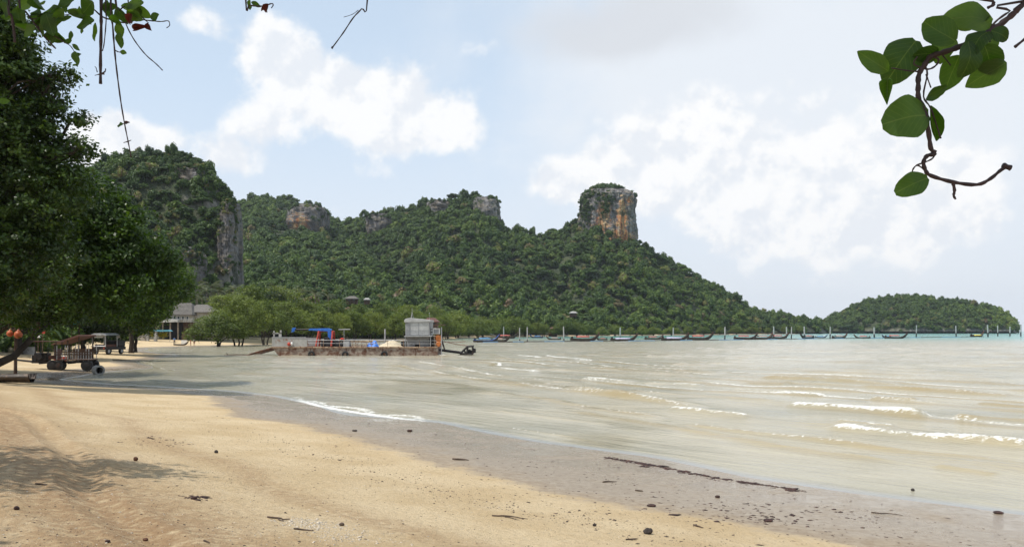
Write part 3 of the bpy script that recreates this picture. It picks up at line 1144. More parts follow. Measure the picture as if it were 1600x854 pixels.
# ---- main ridge behind the bay
sk = [(322, 350), (345, 330), (366, 318), (400, 306), (440, 309), (485, 309), (500, 320), (512, 338), (530, 343), (548, 341), (570, 331), (600, 324), (640, 324), (662, 312), (690, 304),
      (725, 299), (752, 305), (770, 322), (785, 352), (800, 356), (820, 357), (850, 362), (880, 355), (905, 341), (930, 345), (990, 362), (1003, 380), (1030, 394), (1060, 414), (1100, 434),
      (1140, 459), (1180, 478), (1220, 489), (1250, 499), (1275, 506), (1300, 511)]
rd = [(322, 900), (500, 880), (560, 830), (640, 800), (790, 740), (900, 760), (1000, 760), (1100, 800), (1300, 960)]
ft = [(322, 330), (500, 350), (700, 420), (800, 455), (900, 520), (1000, 580), (1100, 660), (1200, 790), (1300, 930)]
U, V, X, Y, Z = hill_grid(sk, rd, ft, 300, 100, 1.15, 5.5, 11, 85, .55, (.02, .02))
# gully between the left crag and the middle ridge
gl = np.exp(-((U - (560 + 110 * (1 - V))) / 26) ** 2) * np.sin(np.clip(V, 0, 1) * math.pi) * 16
gl += np.exp(-((U - (842 + 60 * (1 - V))) / 16) ** 2) * np.sin(np.clip(V, 0, 1) * math.pi) * 9
Z = Z - gl
hill = link('forested_ridge', grid_mesh('forested_ridge', X, Y, Z, M['hill']), kind='structure', label='long jungle-covered limestone ridge across the bay')
bare = [(472, 342, 31, 30, .9), (690, 328, 16, 17, .95), (772, 332, 13, 19, .97), (590, 352, 22, 18, .7)]
P1 = scatter(X, Y, Z, 10500, bare, vmax=112)
R1 = np.clip(4.0 * np.exp(rng.normal(0, .30, len(P1))), 1.8, 7.5)
u1 = P1[:, 0] / P1[:, 1] * F + 800
v1 = HZ - (P1[:, 2] - H) / P1[:, 1] * F
low = sstep(v1, 430, 500)
forest('ridge_forest', P1 + np.array([0, 0, 1.0]) * rng.uniform(-2.4, 2.2, (len(P1), 1)), R1, tint_of(P1, .02, .72, .045) + .10 * low * rng.random(len(P1)), 'dense jungle canopy covering the long ridge', palms=.06 * sstep(v1, 420, 480))

tower_ora = [(945, 330, 12, 16, 1.0), (972, 340, 9, 30, 1.3), (965, 370, 26, 14, 1.2), (940, 350, 22, 20, .8), (985, 310, 8, 10, .6)]
tw, TV = crag(hill, [(289, 930, 976), (292, 920, 988), (299, 913, 996), (318, 910, 998), (345, 906, 999), (372, 905, 1001), (400, 904, 1007)], 735, 24, 3, tower_ora, boxy=2.8, n=190, m=130, rough=.62, flat=True)
tw['label'] = 'orange-stained grey limestone tower rising from the ridge'
crag(hill, [(316, 452, 494), (324, 444, 500), (345, 440, 500), (372, 446, 498), (400, 450, 500)], 742, 26, 21, [(468, 355, 22, 26, .75)], rough=.8)
crag(hill, [(311, 668, 706), (318, 664, 710), (332, 666, 708), (348, 670, 704)], 742, 14, 31, [], rough=.9)
crag(hill, [(305, 742, 772), (312, 738, 779), (330, 736, 782), (352, 738, 783), (370, 740, 782)], 712, 18, 41, [(775, 345, 10, 12, .3)], rough=.7)
crag(hill, [(332, 572, 606), (340, 568, 610), (358, 570, 612), (374, 574, 608)], 752, 14, 51, [(600, 360, 10, 10, .3)], rough=.9)


def crown_on(V_, rows, n, rad, front=True):
    """trees rooted on the upper rows of a crag"""
    m, k = V_.shape[:2]
    out = []
    top = V_[0]
    c = top.mean(axis=0)
    for _ in range(n):
        i = rng.integers(0, rows)
        j = rng.integers(0, k)
        q = V_[i, j] * .93 + np.array([c[0], c[1], V_[i, j, 2]]) * .07
        if i == 0:
            s = math.sqrt(rng.random())
            q = c + (top[j] - c) * s
        out.append(q + np.array([0, 0, 2.2 * (1 - s * s) if i == 0 else 0]))
    return np.array(out)


tc_pts = [crown_on(TV, 1, 150, 3), crown_on(TV, 7, 110, 3)]
# green tongue down the tower's front and its left shoulder
for (pu, pv, su, sv_, n) in ((945, 312, 14, 12, 60), (914, 325, 9, 22, 110), (925, 300, 12, 8, 40), (992, 300, 5, 6, 10), (948, 328, 5, 6, 14)):
    tu = rng.normal(pu, su * .6, n)
    tv = rng.normal(pv, sv_ * .6, n)
    fl_ = TV.reshape(-1, 3)
    fu = fl_[:, 0] / fl_[:, 1] * F + 800
    fv = HZ - (fl_[:, 2] - H) / fl_[:, 1] * F
    fr = fl_[:, 1] < 759
    for a, b in zip(tu, tv):
        e = (fu - a) ** 2 + (fv - b) ** 2 + np.where(fr, 0, 1e6)
        tc_pts.append(fl_[np.argmin(e)][None] - np.array([[0, -.6, 1.2]]))
for V_ in CRAGS[1:5]:
    m_, k_ = V_.shape[:2]
    for _ in range(60):
        i = int(abs(rng.normal(0, .22)) * m_) % m_
        tc_pts.append((V_[i, rng.integers(0, k_)] + np.array([0, .6, -1.0]))[None])
PT = np.concatenate(tc_pts)
forest('tower_scrub', PT - np.array([0, 0, .8]), rng.uniform(1.5, 3.3, len(PT)), tint_of(PT, .02, .55, .03), 'dark scrub capping the limestone tower and the crags of the ridge')

# ---- near cliff on the left
sk2 = [(-160, 330), (-40, 300), (60, 285), (120, 268), (150, 256), (170, 244), (190, 235), (215, 230), (240, 233), (262, 230), (285, 231), (303, 236), (320, 247), (334, 263), (345, 282),
       (353, 297), (359, 304), (363, 312)]
U, V, X, Y, Z = hill_grid(sk2, [(-160, 380), (120, 372), (250, 365), (363, 358)], [(-160, 285), (120, 290), (260, 300), (363, 318)], 190, 100, .60, 3.4, 5, 30, .5, (.03, .006), terr=1.6)
cl = link('forested_cliff', grid_mesh('forested_cliff', X, Y, Z, M['hill']), kind='structure', label='steep wooded limestone cliff rising behind the beach trees')
bare2 = [(265, 300, 50, 14, .55), (310, 320, 34, 26, .55), (235, 285, 36, 10, .45), (290, 269, 27, 14, .9), (358, 350, 6, 40, .6), (358, 425, 7, 40, .95), (340, 400, 14, 40, .4), (290, 400, 30, 26, .45), (240, 330, 20, 16, .4), (200, 250, 14, 6, .4)]
P2 = scatter(X, Y, Z, 5200, bare2, vmax=108, thin=.5)
R2 = np.clip(2.1 * np.exp(rng.normal(0, .40, len(P2))), .9, 4.6)
forest('cliff_forest', P2 + np.array([0, 0, 1.0]) * rng.uniform(-1.6, .6, (len(P2), 1)), R2, tint_of(P2, .0, .62, .08, .05), 'dark trees and creepers clinging to the near cliff')
crag(cl, [(306, 343, 354), (314, 338, 360), (330, 335, 362), (360, 333, 363), (400, 332, 363), (435, 331, 364), (470, 330, 365)], 325, 9, 61, [(357, 430, 8, 40, .45)], rough=.9, boxy=3.0, n=110, m=90, flat=True)
crag(cl, [(256, 272, 300), (262, 264, 310), (273, 264, 314), (288, 270, 314)], 342, 7, 71, [], rough=1.2)
crag(cl, [(385, 276, 300), (395, 270, 312), (415, 272, 316), (440, 274, 316), (465, 274, 314)], 309, 4, 77, [(300, 420, 20, 20, .35)], rough=1.4, boxy=2.2)
sc_pts = []
for V_ in CRAGS[5:]:
    m_, k_ = V_.shape[:2]
    for _ in range(120):
        i = int(abs(rng.normal(0, .38)) * m_) % m_
        sc_pts.append(V_[i, rng.integers(k_ // 2, k_)] + np.array([0, .25, -.5]))
PC = np.array(sc_pts)
forest('cliff_scrub', PC, rng.uniform(.7, 1.5, len(PC)), tint_of(PC, 0, .6, .12, .05), 'creepers and small bushes hanging on the bare rock of the near cliff')

# ---- wooded islet to the right
sk3 = [(1262, 505), (1275, 503), (1290, 498), (1310, 487), (1340, 473), (1365, 466), (1400, 461), (1430, 459), (1460, 464), (1490, 468), (1520, 471), (1545, 477), (1565, 484), (1580, 493), (1588, 503), (1592, 511)]
U, V, X, Y, Z = hill_grid(sk3, [(1262, 1120), (1420, 1080), (1592, 1060)], [(1262, 1030), (1420, 960), (1592, 1000)], 130, 60, .62, 6.0, 6, 45, .8, (.03, .03), base=2.5)
link('wooded_islet', grid_mesh('wooded_islet', X, Y, Z, M['hill']), kind='structure', label='low rounded wooded headland beyond the moored boats')
P3 = scatter(X, Y, Z, 2300, [], vmax=78)
R3 = rng.uniform(3.4, 6.6, len(P3))
u3 = P3[:, 0] / P3[:, 1] * F + 800
forest('islet_forest', P3 + np.array([0, 0, 1.0]) * rng.uniform(-3, 1.5, (len(P3), 1)), R3, tint_of(P3, .06, .70, .05) + .25 * sstep(u3, 1480, 1570) * rng.random(len(P3)), 'rounded tree canopy covering the low headland')

# ---- low wood filling the ground behind the beach trees and the mangroves
n = 4200
bx = rng.uniform(-190, -20, n)
by = rng.uniform(95, 420, n)
bd = sdist(bx, by)
bu = bx / by * F + 800
ok = (bd > 12) & (bu > -60) & ((bu < 235) | (by > 262)) & (by > np.where((bu > 138) & (bu < 182), 116, 98))
ok &= ~((by < 262) & (bu > 205))
PB = np.stack([bx, by, gheight(bx, by, bd)], -1)[ok]
forest('coastal_wood', PB, rng.uniform(1.8, 3.6, len(PB)) * np.clip(PB[:, 1] / 200, .7, 1.15), tint_of(PB, .12, .75, .05, .05), 'mixed low wood behind the beach and mangroves', palms=.18)
# ================================================================== SINGLE TREES
def spray_crown(lobes, nspray, per, spread, size, g, aspect=.55, hollow=.35, droop=0.0):
    L = np.array(lobes, float)
    vol = L[:, 3] * L[:, 4] * L[:, 5]
    wgt = vol ** .67
    k = g.choice(len(L), nspray, p=wgt / wgt.sum())
    d = g.normal(0, 1, (nspray, 3))
    d[:, 2] += .15
    d /= np.linalg.norm(d, axis=1, keepdims=True)
    bump = 1 + .85 * (vnoise3(d[:, 0] * 3.0 + k * 3.1, d[:, 1] * 3.0, d[:, 2] * 3.0) - .5)
    rad = (1 - hollow * g.random(nspray) ** 1.4) * bump
    c = L[k, :3] + d * rad[:, None] * L[k, 3:6]
    cc = np.repeat(c, per, 0) + g.normal(0, 1, (nspray * per, 3)) * np.array([spread, spread, spread * .62])
    dd = np.repeat(d, per, 0)
    v, q = leaf_cloud(cc, dd * .6 + np.array([0, 0, .8]), size, g, .62, aspect)
    lf = np.clip(np.repeat(g.random(nspray), per) * .6 + g.random(nspray * per) * .4, 0, 1)
    return v, q, lf, c


def limb_path(a, b, g, bend=.12, n=5):
    a, b = np.array(a, float), np.array(b, float)
    L = np.linalg.norm(b - a)
    pts = []
    for i in range(n + 1):
        t = i / n
        p = a + (b - a) * t + np.array([0, 0, 1]) * L * .10 * math.sin(math.pi * t)
        if 0 < i < n:
            p = p + g.normal(0, bend * L * .35, 3)
        pts.append(tuple(p))
    return pts


def make_tree(name, label, base, lobes, nspray, per, spread, size, seed, mat, r0=.3, fork=.35, group=None, lean=(0, 0), bark='bark', hollow=.35, stems=1, aspect=.55, twigs=40, cat='tree'):
    """lobes are given relative to the foot of the trunk"""
    g = np.random.default_rng(seed)
    o = empty(name, base, label=label, category=cat)
    if group:
        o['group'] = group
    v, q, lf, c = spray_crown(lobes, nspray, per, spread, size, g, aspect, hollow)
    top = np.array([l[2] for l in lobes]).mean()
    mb = MB()
    fz = top * fork
    for s in range(stems):
        ox, oy = (0, 0) if stems == 1 else (g.uniform(-.9, .9), g.uniform(-.7, .7))
        f = (lean[0] * fz + ox * 1.6, lean[1] * fz + oy, fz)
        rr = r0 / math.sqrt(stems)
        mb.tube([(ox, oy, -.35), (ox * 1.05, oy, .12 * fz)] + limb_path((ox * 1.1, oy, .2 * fz), f, g, .10, 3), [rr * 1.5, rr * 1.15, rr * 1.05, rr, rr * .95, rr * .9], 9)
        for i, l in enumerate(lobes):
            if stems > 1 and i % stems != s:
                continue
            e = (l[0] * .92, l[1] * .92, l[2])
            pp = limb_path(f, e, g)
            mb.tube(pp, [rr * .7 * (1 - .75 * k / 5) for k in range(6)], 6)
            near_ = np.argsort(((c - np.array(e)) ** 2).sum(1) + g.random(len(c)) * 3)[:max(2, twigs // len(lobes))]
            for j in near_:
                st = pp[g.integers(2, 6)]
                mb.tube(limb_path(st, c[j], g, .12, 3), [rr * .22, rr * .16, rr * .1, rr * .05], 4, cap=False)
    mb.build('trunk', M[bark], o, smooth=True)
    link('crown', mesh_np('crown', v, q, M[mat], dict(leaf=lf)), o)
    return o


def lob(px, py, Y, base, rpx, rz=None, ry=None):
    """a lobe seen at (px, py), radius in photograph pixels at distance Y"""
    p = at(px, py, Y) - Vector(base)
    r = rpx / F * Y
    return (p.x, p.y, p.z, r, ry or r, (rz or rpx) / F * Y)


# ---- the big shade trees on the left of the beach
def gbase(px, y):
    x = (px - 800) / F * y
    return (x, y, gz(x, y) - .05)


b = gbase(-70, 43)
make_tree('beach_tree', 'tall dark beach tree with glossy leaves over the buoys', b,
          [lob(-30, 200, 41.5, b, 90), lob(15, 130, 41.5, b, 62), lob(30, 230, 41.5, b, 62), lob(70, 130, 42.0, b, 24, 20), lob(102, 118, 41.5, b, 17, 14), lob(80, 160, 42.5, b, 22, 18), lob(100, 150, 42.0, b, 14, 12), lob(60, 178, 41.5, b, 30),
           lob(125, 190, 42.5, b, 17, 14), lob(110, 232, 42.5, b, 36, 22), lob(75, 290, 41.5, b, 60), lob(-20, 350, 42.0, b, 90), lob(40, 400, 42.0, b, 70), lob(135, 236, 41.5, b, 16, 14), lob(-60, 80, 41.5, b, 90),
           lob(5, 90, 42.5, b, 45), lob(-10, 460, 42.5, b, 55, 45), lob(-20, 25, 42.0, b, 70), lob(30, 75, 41.5, b, 26, 20)],
          1750, 46, .25, .23, 5, 'leaf', .38, .42, twigs=150, hollow=.6)
b = gbase(-60, 52)
make_tree('beach_tree', 'broad bright green beach tree arching over the hut and farm truck', b,
          [lob(120, 350, 51, b, 75), lob(60, 330, 52, b, 70), lob(175, 345, 52, b, 48), lob(200, 385, 51, b, 45), lob(120, 420, 50, b, 75), lob(50, 430, 52, b, 80), lob(215, 425, 52, b, 40), lob(170, 455, 50, b, 55, 42),
           lob(235, 405, 53, b, 30, 24), lob(100, 470, 53, b, 45, 26), lob(60, 280, 54, b, 50), lob(255, 440, 53, b, 28, 24), lob(262, 405, 53, b, 24, 16), lob(-30, 420, 54, b, 80)],
          2500, 34, .31, .26, 6, 'leaf2', .42, .38, twigs=130, hollow=.45)
b = gbase(205, 118)
make_tree('beach_tree', 'rounded green beach tree beside the canopied truck', b,
          [lob(215, 465, 110, b, 45, 36), lob(250, 448, 110, b, 38, 32), lob(275, 432, 111, b, 24, 20), lob(180, 470, 110, b, 40, 30), lob(236, 485, 110, b, 34, 22), lob(285, 450, 111, b, 18, 20), lob(200, 430, 112, b, 40), lob(215, 500, 111, b, 30, 16)],
          2200, 20, .42, .36, 7, 'leaf2', .32, .35, twigs=70, hollow=.45)
b = gbase(-20, 64)
make_tree('beach_tree', 'dense shade tree behind the orange buoys', b,
          [lob(20, 440, 62, b, 90, 60), lob(90, 450, 63, b, 70, 50), lob(-60, 440, 62, b, 80), lob(30, 480, 60, b, 55, 26), lob(100, 485, 62, b, 40, 20), lob(40, 370, 63, b, 90)],
          1700, 20, .32, .32, 8, 'leaf', .35, .4, twigs=50, hollow=.6)
b = gbase(30, 96)
make_tree('beach_tree', 'tall shade tree standing behind the brown hut', b,
          [lob(30, 460, 92, b, 60, 40), lob(100, 455, 92, b, 60, 36), lob(165, 460, 93, b, 50, 32), lob(60, 490, 94, b, 50, 22), lob(130, 488, 92, b, 44, 20), lob(-30, 470, 94, b, 50, 40)],
          1700, 20, .40, .34, 19, 'leaf', .35, .4, twigs=40, hollow=.6)
b = gbase(130, 128)
make_tree('beach_tree', 'dark shade tree standing behind the canopied truck', b,
          [lob(120, 490, 124, b, 60, 30), lob(170, 495, 124, b, 45, 26), lob(205, 508, 125, b, 34, 20), lob(70, 495, 124, b, 50, 30), lob(150, 470, 125, b, 60, 40), lob(110, 515, 126, b, 40, 20), lob(160, 520, 126, b, 30, 16)],
          1500, 18, .42, .38, 9, 'leaf', .35, .4, twigs=40, hollow=.6)
b = gbase(212, 128)
make_tree('beach_tree', 'small dark tree beside the garden wall of the house', b,
          [lob(222, 490, 126, b, 26, 24), lob(205, 505, 127, b, 22, 18), lob(238, 480, 127, b, 20, 22), lob(228, 510, 126, b, 18, 14)],
          420, 14, .40, .36, 10, 'leaf', .22, .4, twigs=30, hollow=.5)

# leaning bare trunk low on the left
mb = MB()
lp = [at(-14, 572, 52), at(22, 556, 53), at(50, 528, 54), at(78, 503, 55), at(92, 492, 55.5), at(104, 480, 56)]
mb.tube(lp, [.27, .22, .18, .14, .10, .06], 9)
mb.tube([lp[2], at(60, 505, 53), at(52, 480, 52)], [.15, .11, .05], 6)
mb.tube([lp[3], at(96, 500, 56), at(118, 486, 57)], [.10, .07, .03], 6)
mb.build('leaning_trunk', M['bark'], smooth=True, label='bare pale trunk leaning over the sand beside the buoys', category='tree trunk')

# ---- mangroves: four sorts of crown, each copied along the shore
LOBES = [
    [(-2.6, 0, 5.2, 2.6, 2.4, 2.0), (1.8, .4, 6.4, 2.9, 2.6, 2.2), (.2, -1.4, 4.4, 2.8, 2.2, 1.8), (4.0, .2, 4.6, 2.2, 2.2, 1.8), (-4.2, .5, 3.6, 1.8, 1.8, 1.5), (-.4, .6, 7.6, 2.0, 2.0, 1.6), (2.4, -1.6, 3.2, 2.0, 1.6, 1.3)],
    [(-1.5, 0, 4.6, 2.4, 2.2, 2.0), (1.4, .2, 5.2, 2.2, 2.2, 2.0), (0, -.8, 3.4, 2.8, 2.0, 1.7), (3.0, 0, 3.6, 1.7, 1.7, 1.5), (-3.1, 0, 3.2, 1.7, 1.7, 1.5), (.2, .4, 6.6, 1.6, 1.6, 1.3)],
    [(-2.0, 0, 3.6, 2.2, 2.0, 1.7), (0.6, .2, 4.3, 2.4, 2.2, 1.8), (2.8, -.4, 3.3, 2.2, 2.0, 1.6), (.4, -1.2, 2.6, 2.6, 1.8, 1.4), (4.4, .2, 2.5, 1.5, 1.5, 1.2), (-3.8, 0, 2.4, 1.6, 1.5, 1.2)],
]
protos = []
for i, L_ in enumerate(LOBES):
    protos.append(make_tree('mangrove_tree', 'x', (0, 0, 0), L_, 620, 15, .30, .30, 40 + i, 'mangrove', .26, .30, stems=3, twigs=24, hollow=.42))
used = [False] * 3


def put_mangrove(px, Y, hpx, k, label, group=None, rz=None, base=None, wide=1.0, name='mangrove_tree', cat='tree'):
    o = protos[k] if not used[k] else copy_tree(protos[k])
    used[k] = True
    x = (px - 800) / F * Y
    z = max(gz(x, Y), -.25) if base is None else base
    o.name = name
    o.location = (x, Y, z)
    top = [8.6, 7.6, 5.8][k]
    s = hpx / F * Y / top
    o.scale = (s * wide, s * wide, s)
    o.rotation_euler = (0, 0, random.uniform(0, 6.28) if rz is None else rz)
    o['label'] = label
    o['category'] = cat
    if group:
        o['group'] = group
    return o


put_mangrove(372, 186, 78, 0, 'large olive-green mangrove spreading over the end of the sand', rz=.1)
put_mangrove(338, 181, 52, 2, 'small mangrove with a forked trunk at the edge of the sandy landing', rz=.2)
put_mangrove(415, 200, 66, 0, 'mangrove with a dark bushy foot just behind the bow of the barge', rz=2.9)
MG = 'mangroves lining the shore behind the barge'
LB = 'olive-green mangrove crowded in the belt behind the barge'
for px, Y, hp, k in ((446, 222, 58, 1), (470, 236, 56, 0), (500, 240, 58, 1), (528, 246, 54, 0), (556, 252, 56, 1), (584, 258, 52, 0), (612, 268, 52, 1), (640, 280, 54, 0), (668, 300, 50, 1), (694, 322, 46, 0),
                     (395, 252, 78, 1), (440, 262, 72, 0), (480, 268, 66, 1), (520, 280, 62, 0), (560, 290, 62, 1), (600, 300, 58, 0), (640, 310, 58, 1), (345, 230, 70, 1), (680, 335, 54, 0), (655, 292, 34, 2), (700, 345, 30, 2)):
    put_mangrove(px + random.uniform(-5, 5), Y, hp * (1.0 if px < 470 else .84) * random.uniform(.92, 1.08), k, LB, MG, wide=1.05)
SG = 'shrubby trees along the foot of the ridge'
LS = 'bright green shrubby tree at the waterline below the ridge'
for px, Y, hp in ((716, 372, 44), (735, 392, 40), (756, 412, 38), (778, 425, 36), (800, 438, 34), (820, 446, 30), (838, 455, 26), (884, 470, 30), (900, 478, 28), (918, 485, 24), (868, 462, 20), (940, 500, 20), (962, 515, 20), (985, 530, 18),
                  (1004, 543, 20), (1022, 558, 16), (745, 385, 26), (790, 430, 24), (850, 458, 22), (1050, 580, 15), (1075, 605, 16), (1100, 630, 16), (1125, 655, 14), (1150, 690, 15), (1175, 725, 14), (1200, 760, 13), (1225, 800, 14), (1250, 850, 14), (1275, 900, 13)):
    put_mangrove(px, Y, hp * .82 * random.uniform(.9, 1.1), random.choice((1, 2, 2)), LS, SG, wide=1.2, name='shore_tree')
b = (at(408, 520, 262).x, 262, 2.0)
make_tree('broadleaf_tree', 'dark dome-shaped tree rising above the mangroves', b, [lob(402, 465, 262, b, 28, 16), lob(425, 468, 262, b, 22, 14), lob(385, 470, 261, b, 18, 13), lob(410, 480, 260, b, 30, 12)], 500, 16, .5, .5, 61, 'leaf', .4, .6, twigs=20)


# ---- palms
def make_palm(seed, h):
    g = np.random.default_rng(seed)
    o = empty('coconut_palm', (0, 0, 0), label='coconut palm rising among the trees below the near cliff', category='palm', group='palms below the near cliff')
    mb = MB()
    lx = g.uniform(-.9, .9)
    tp = [(lx * t * t, .3 * math.sin(t * 2), h * t) for t in np.linspace(0, 1, 8)]
    tp[0] = (0, 0, -.4)
    mb.tube(tp, [.22, .17, .15, .14, .13, .13, .12, .13], 8)
    mb.build('trunk', M['palebark'], o, smooth=True)
    V_, Q_, lf = [], [], []
    for i in range(20):
        az = g.uniform(0, 6.28)
        el = g.uniform(-.35, 1.2)
        L_ = g.uniform(2.4, 3.3)
        prev = None
        spine = []
        p = np.array(tp[-1])
        d = np.array([math.cos(az) * math.cos(el), math.sin(az) * math.cos(el), math.sin(el)])
        for k in range(8):
            spine.append(p.copy())
            p = p + d * L_ / 7
            d = d + np.array([0, 0, -.20])
            d /= np.linalg.norm(d)
        side = np.cross(d, [0, 0, 1])
        side /= np.linalg.norm(side) + 1e-9
        tn = g.random()
        for k in range(7):
            wl = .75 * math.sin(math.pi * (k + .8) / 8.2)
            for sgn in (-1, 1):
                for s2 in (0, .5):
                    a = spine[k] * (1 - s2) + spine[k + 1] * s2
                    c = a + (spine[k + 1] - spine[k]) * .32
                    tip = (a + c) / 2 + side * sgn * wl + np.array([0, 0, -.38 * wl]) + (spine[k + 1] - spine[k]) * .5
                    b_ = len(V_)
                    V_.extend([a, c, tip, tip + (c - a) * .1])
                    Q_.append((b_, b_ + 1, b_ + 3, b_ + 2))
                    lf.append(tn)
    link('crown', mesh_np('crown', np.array(V_), np.array(Q_), M['palm'], dict(leaf=np.array(lf))), o)
    return o


pp = [make_palm(1, 11.0), make_palm(2, 12.5)]
pu_ = [False, False]
for i, (px, topy, Y) in enumerate(((287, 447, 262), (299, 458, 250), (310, 449, 268), (321, 455, 255), (331, 447, 270), (343, 456, 258), (352, 463, 250), (362, 452, 265), (306, 464, 248), (318, 466, 246), (338, 466, 247), (375, 462, 262), (430, 452, 300), (448, 456, 300),
                                    (470, 455, 310), (495, 459, 320), (280, 460, 255), (515, 462, 330), (455, 466, 296))):
    k = i % 2
    o = pp[k] if not pu_[k] else copy_tree(pp[k])
    pu_[k] = True
    p = at(px, topy, Y)
    zb = 1.9
    o.location = (p.x, Y, zb)
    s = (p.z - zb) / (11.0 if k == 0 else 12.5)
    o.scale = (max(s, .85), max(s, .85), s)
    o.rotation_euler = (0, 0, random.uniform(0, 6.28))


# ================================================================== THE NEAR TREE WHOSE TWIGS HANG INTO VIEW
def leaf_mesh(seed, round_=False, fold=.18, curl=.25):
    """one leaf, length 1 along +X from its stalk, width 1 along Y (scaled per leaf)"""
    g = np.random.default_rng(seed)
    n = 11
    V_ = []
    for i in range(n):
        t = i / (n - 1)
        wd = (math.sin(math.pi * min(1, t * .96 + .02)) ** (.55 if round_ else .8)) * (1 - (.05 if round_ else .35) * (t - .3))
        wd *= .5 * (1 + g.normal(0, .03))
        z = -curl * t * t + .10 * math.sin(t * 5 + seed)
        for s in (-1, -.5, 0, .5, 1):
            V_.append((t, s * wd, z + fold * abs(s) * wd + .02 * math.sin(9 * t + 3 * s + seed)))
    Q_ = []
    for i in range(n - 1):
        for k in range(4):
            a = i * 5 + k
            Q_.append((a, a + 5, a + 6, a + 1))
    return np.array(V_), np.array(Q_)


def bigleaf():
    m, t = newmat('veined_leaves')
    pos = t.n('ShaderNodeTexCoord').outputs['Object']
    sp = t.n('ShaderNodeSeparateXYZ')
    t.set(sp.inputs[0], pos)
    ay = t.math('ABSOLUTE', sp.outputs[1])
    oi = t.n('ShaderNodeObjectInfo').outputs['Random']
    c = t.ramp(t.math('ADD', t.math('MULTIPLY', oi, .7), t.math('MULTIPLY', t.noise(pos, 3.0, 4), .3)), [(0, (.022, .050, .010)), (.5, (.046, .095, .016)), (1, (.10, .165, .03))])
    side = t.math('SINE', t.math('MULTIPLY', t.math('SUBTRACT', sp.outputs[0], t.math('MULTIPLY', ay, .9)), 46.0))
    vein = t.math('MAXIMUM', t.ss(ay, .022, .006), t.math('MULTIPLY', t.ss(side, .90, 1.0), .55))
    blem = t.ss(t.noise(pos, 7.0, 5, .7), .66, .74)
    c = t.mix(t.math('MULTIPLY', vein, .55), c, (.12, .17, .05))
    c = t.mix(t.math('MULTIPLY', blem, .6), c, (.07, .045, .02))
    p = t.n('ShaderNodeBsdfPrincipled')
    t.set(p.inputs['Base Color'], c)
    p.inputs['Roughness'].default_value = .45
    tr = t.n('ShaderNodeBsdfTranslucent')
    t.set(tr.inputs[0], t.mix(1.0, c, (1.6, 1.7, .5), 'MULTIPLY'))
    mx = t.n('ShaderNodeMixShader')
    mx.inputs[0].default_value = .58
    t.set(mx.inputs[1], p.outputs[0])
    t.set(mx.inputs[2], tr.outputs[0])
    finish(t, mx.outputs[0])
    return m


M['bigleaf'] = bigleaf()
leafm = {}
for key, rd_, fo, cu in (('ovate', False, .22, .25), ('ovate2', False, .30, .10), ('round', True, .10, .14), ('round2', True, .22, -.12), ('folded', False, 1.5, .35)):
    v, q = leaf_mesh(len(leafm) + 1, rd_, fo, cu)
    for mt in ('nearleaf', 'redleaf'):
        leafm[key, mt] = mesh_np('leaf', v, q, M['bigleaf' if mt == 'nearleaf' else mt], dict(leaf=np.full(len(q), .5)), smooth=True)

TB = (-7.6, 4.6)
tz = gz(*TB)
near_tree = empty('overhanging_tree', (TB[0], TB[1], tz), label='overhanging tree whose leafy twigs hang down in front of the view', category='tree')
OFF = Vector((TB[0], TB[1], tz))
mb = MB()
lz = 5.35
fork = Vector((-7.2, 4.8, 4.2))
mb.tube([OFF + Vector((0, 0, -.4)), OFF + Vector((.05, .05, .5)), OFF + Vector((.2, .1, 1.4)), fork], [.42, .32, .28, .25], 12)
mb.tube([fork, (-5.2, 4.2, 5.2), (-3.2, 3.7, 5.35), (-1.4, 3.5, 5.3), (0, 3.2, 5.2), (1.3, 2.9, 5.05), (2.1, 2.6, 4.75), (2.6, 2.4, 4.4)], [.2, .15, .12, .1, .08, .06, .045, .025], 9)
mb.tube([fork, (-8.5, 7, 6.0), (-10, 10, 7.2), (-11, 12.5, 8.0)], [.2, .16, .11, .05], 8)
mb.tube([(-3.2, 3.7, 5.35), (-2.9, 3.2, 6.2), (-2.2, 2.6, 7.0)], [.08, .06, .03], 7)
mb.tube([(-1.4, 3.5, 5.3), (-.6, 2.6, 6.1), (.4, 1.9, 6.9)], [.07, .05, .03], 7)
mb.tube([fork, (-9.0, 5.0, 6.2), (-10.5, 6.5, 7.5)], [.17, .12, .05], 8)
for v in range(len(mb.v)):
    mb.v[v] = tuple(Vector(mb.v[v]) - OFF)
mb.build('trunk', M['bark'], near_tree, smooth=True)
g = np.random.default_rng(77)
v, q, lf, c = spray_crown([(-10.6, 11.8, 7.6, 2.2, 2.2, 1.2), (-11.5, 9.5, 8.0, 2.6, 2.4, 1.5), (-11.5, 6.5, 8.0, 2.8, 2.4, 1.5), (-12.5, 12.5, 7.2, 2.4, 2.4, 1.3), (-9.6, 13.2, 7.4, 1.1, 1.0, .6), (0, 1.9, 6.9, 1.9, 1.4, .5), (-2.9, 3.0, 7.1, 1.9, 1.3, .5), (-1.5, 2.2, 7.3, 1.6, 1.2, .5), (1.4, 1.2, 6.8, 1.3, 1.2, .5)], 900, 14, .20, .19, g, .6, .8)  # overhead lobes lie out of view, added to shade the hanging leaves
v = v - np.array(OFF)
link('crown', mesh_np('crown', v, q, M['nearleaf'], dict(leaf=lf)), near_tree)


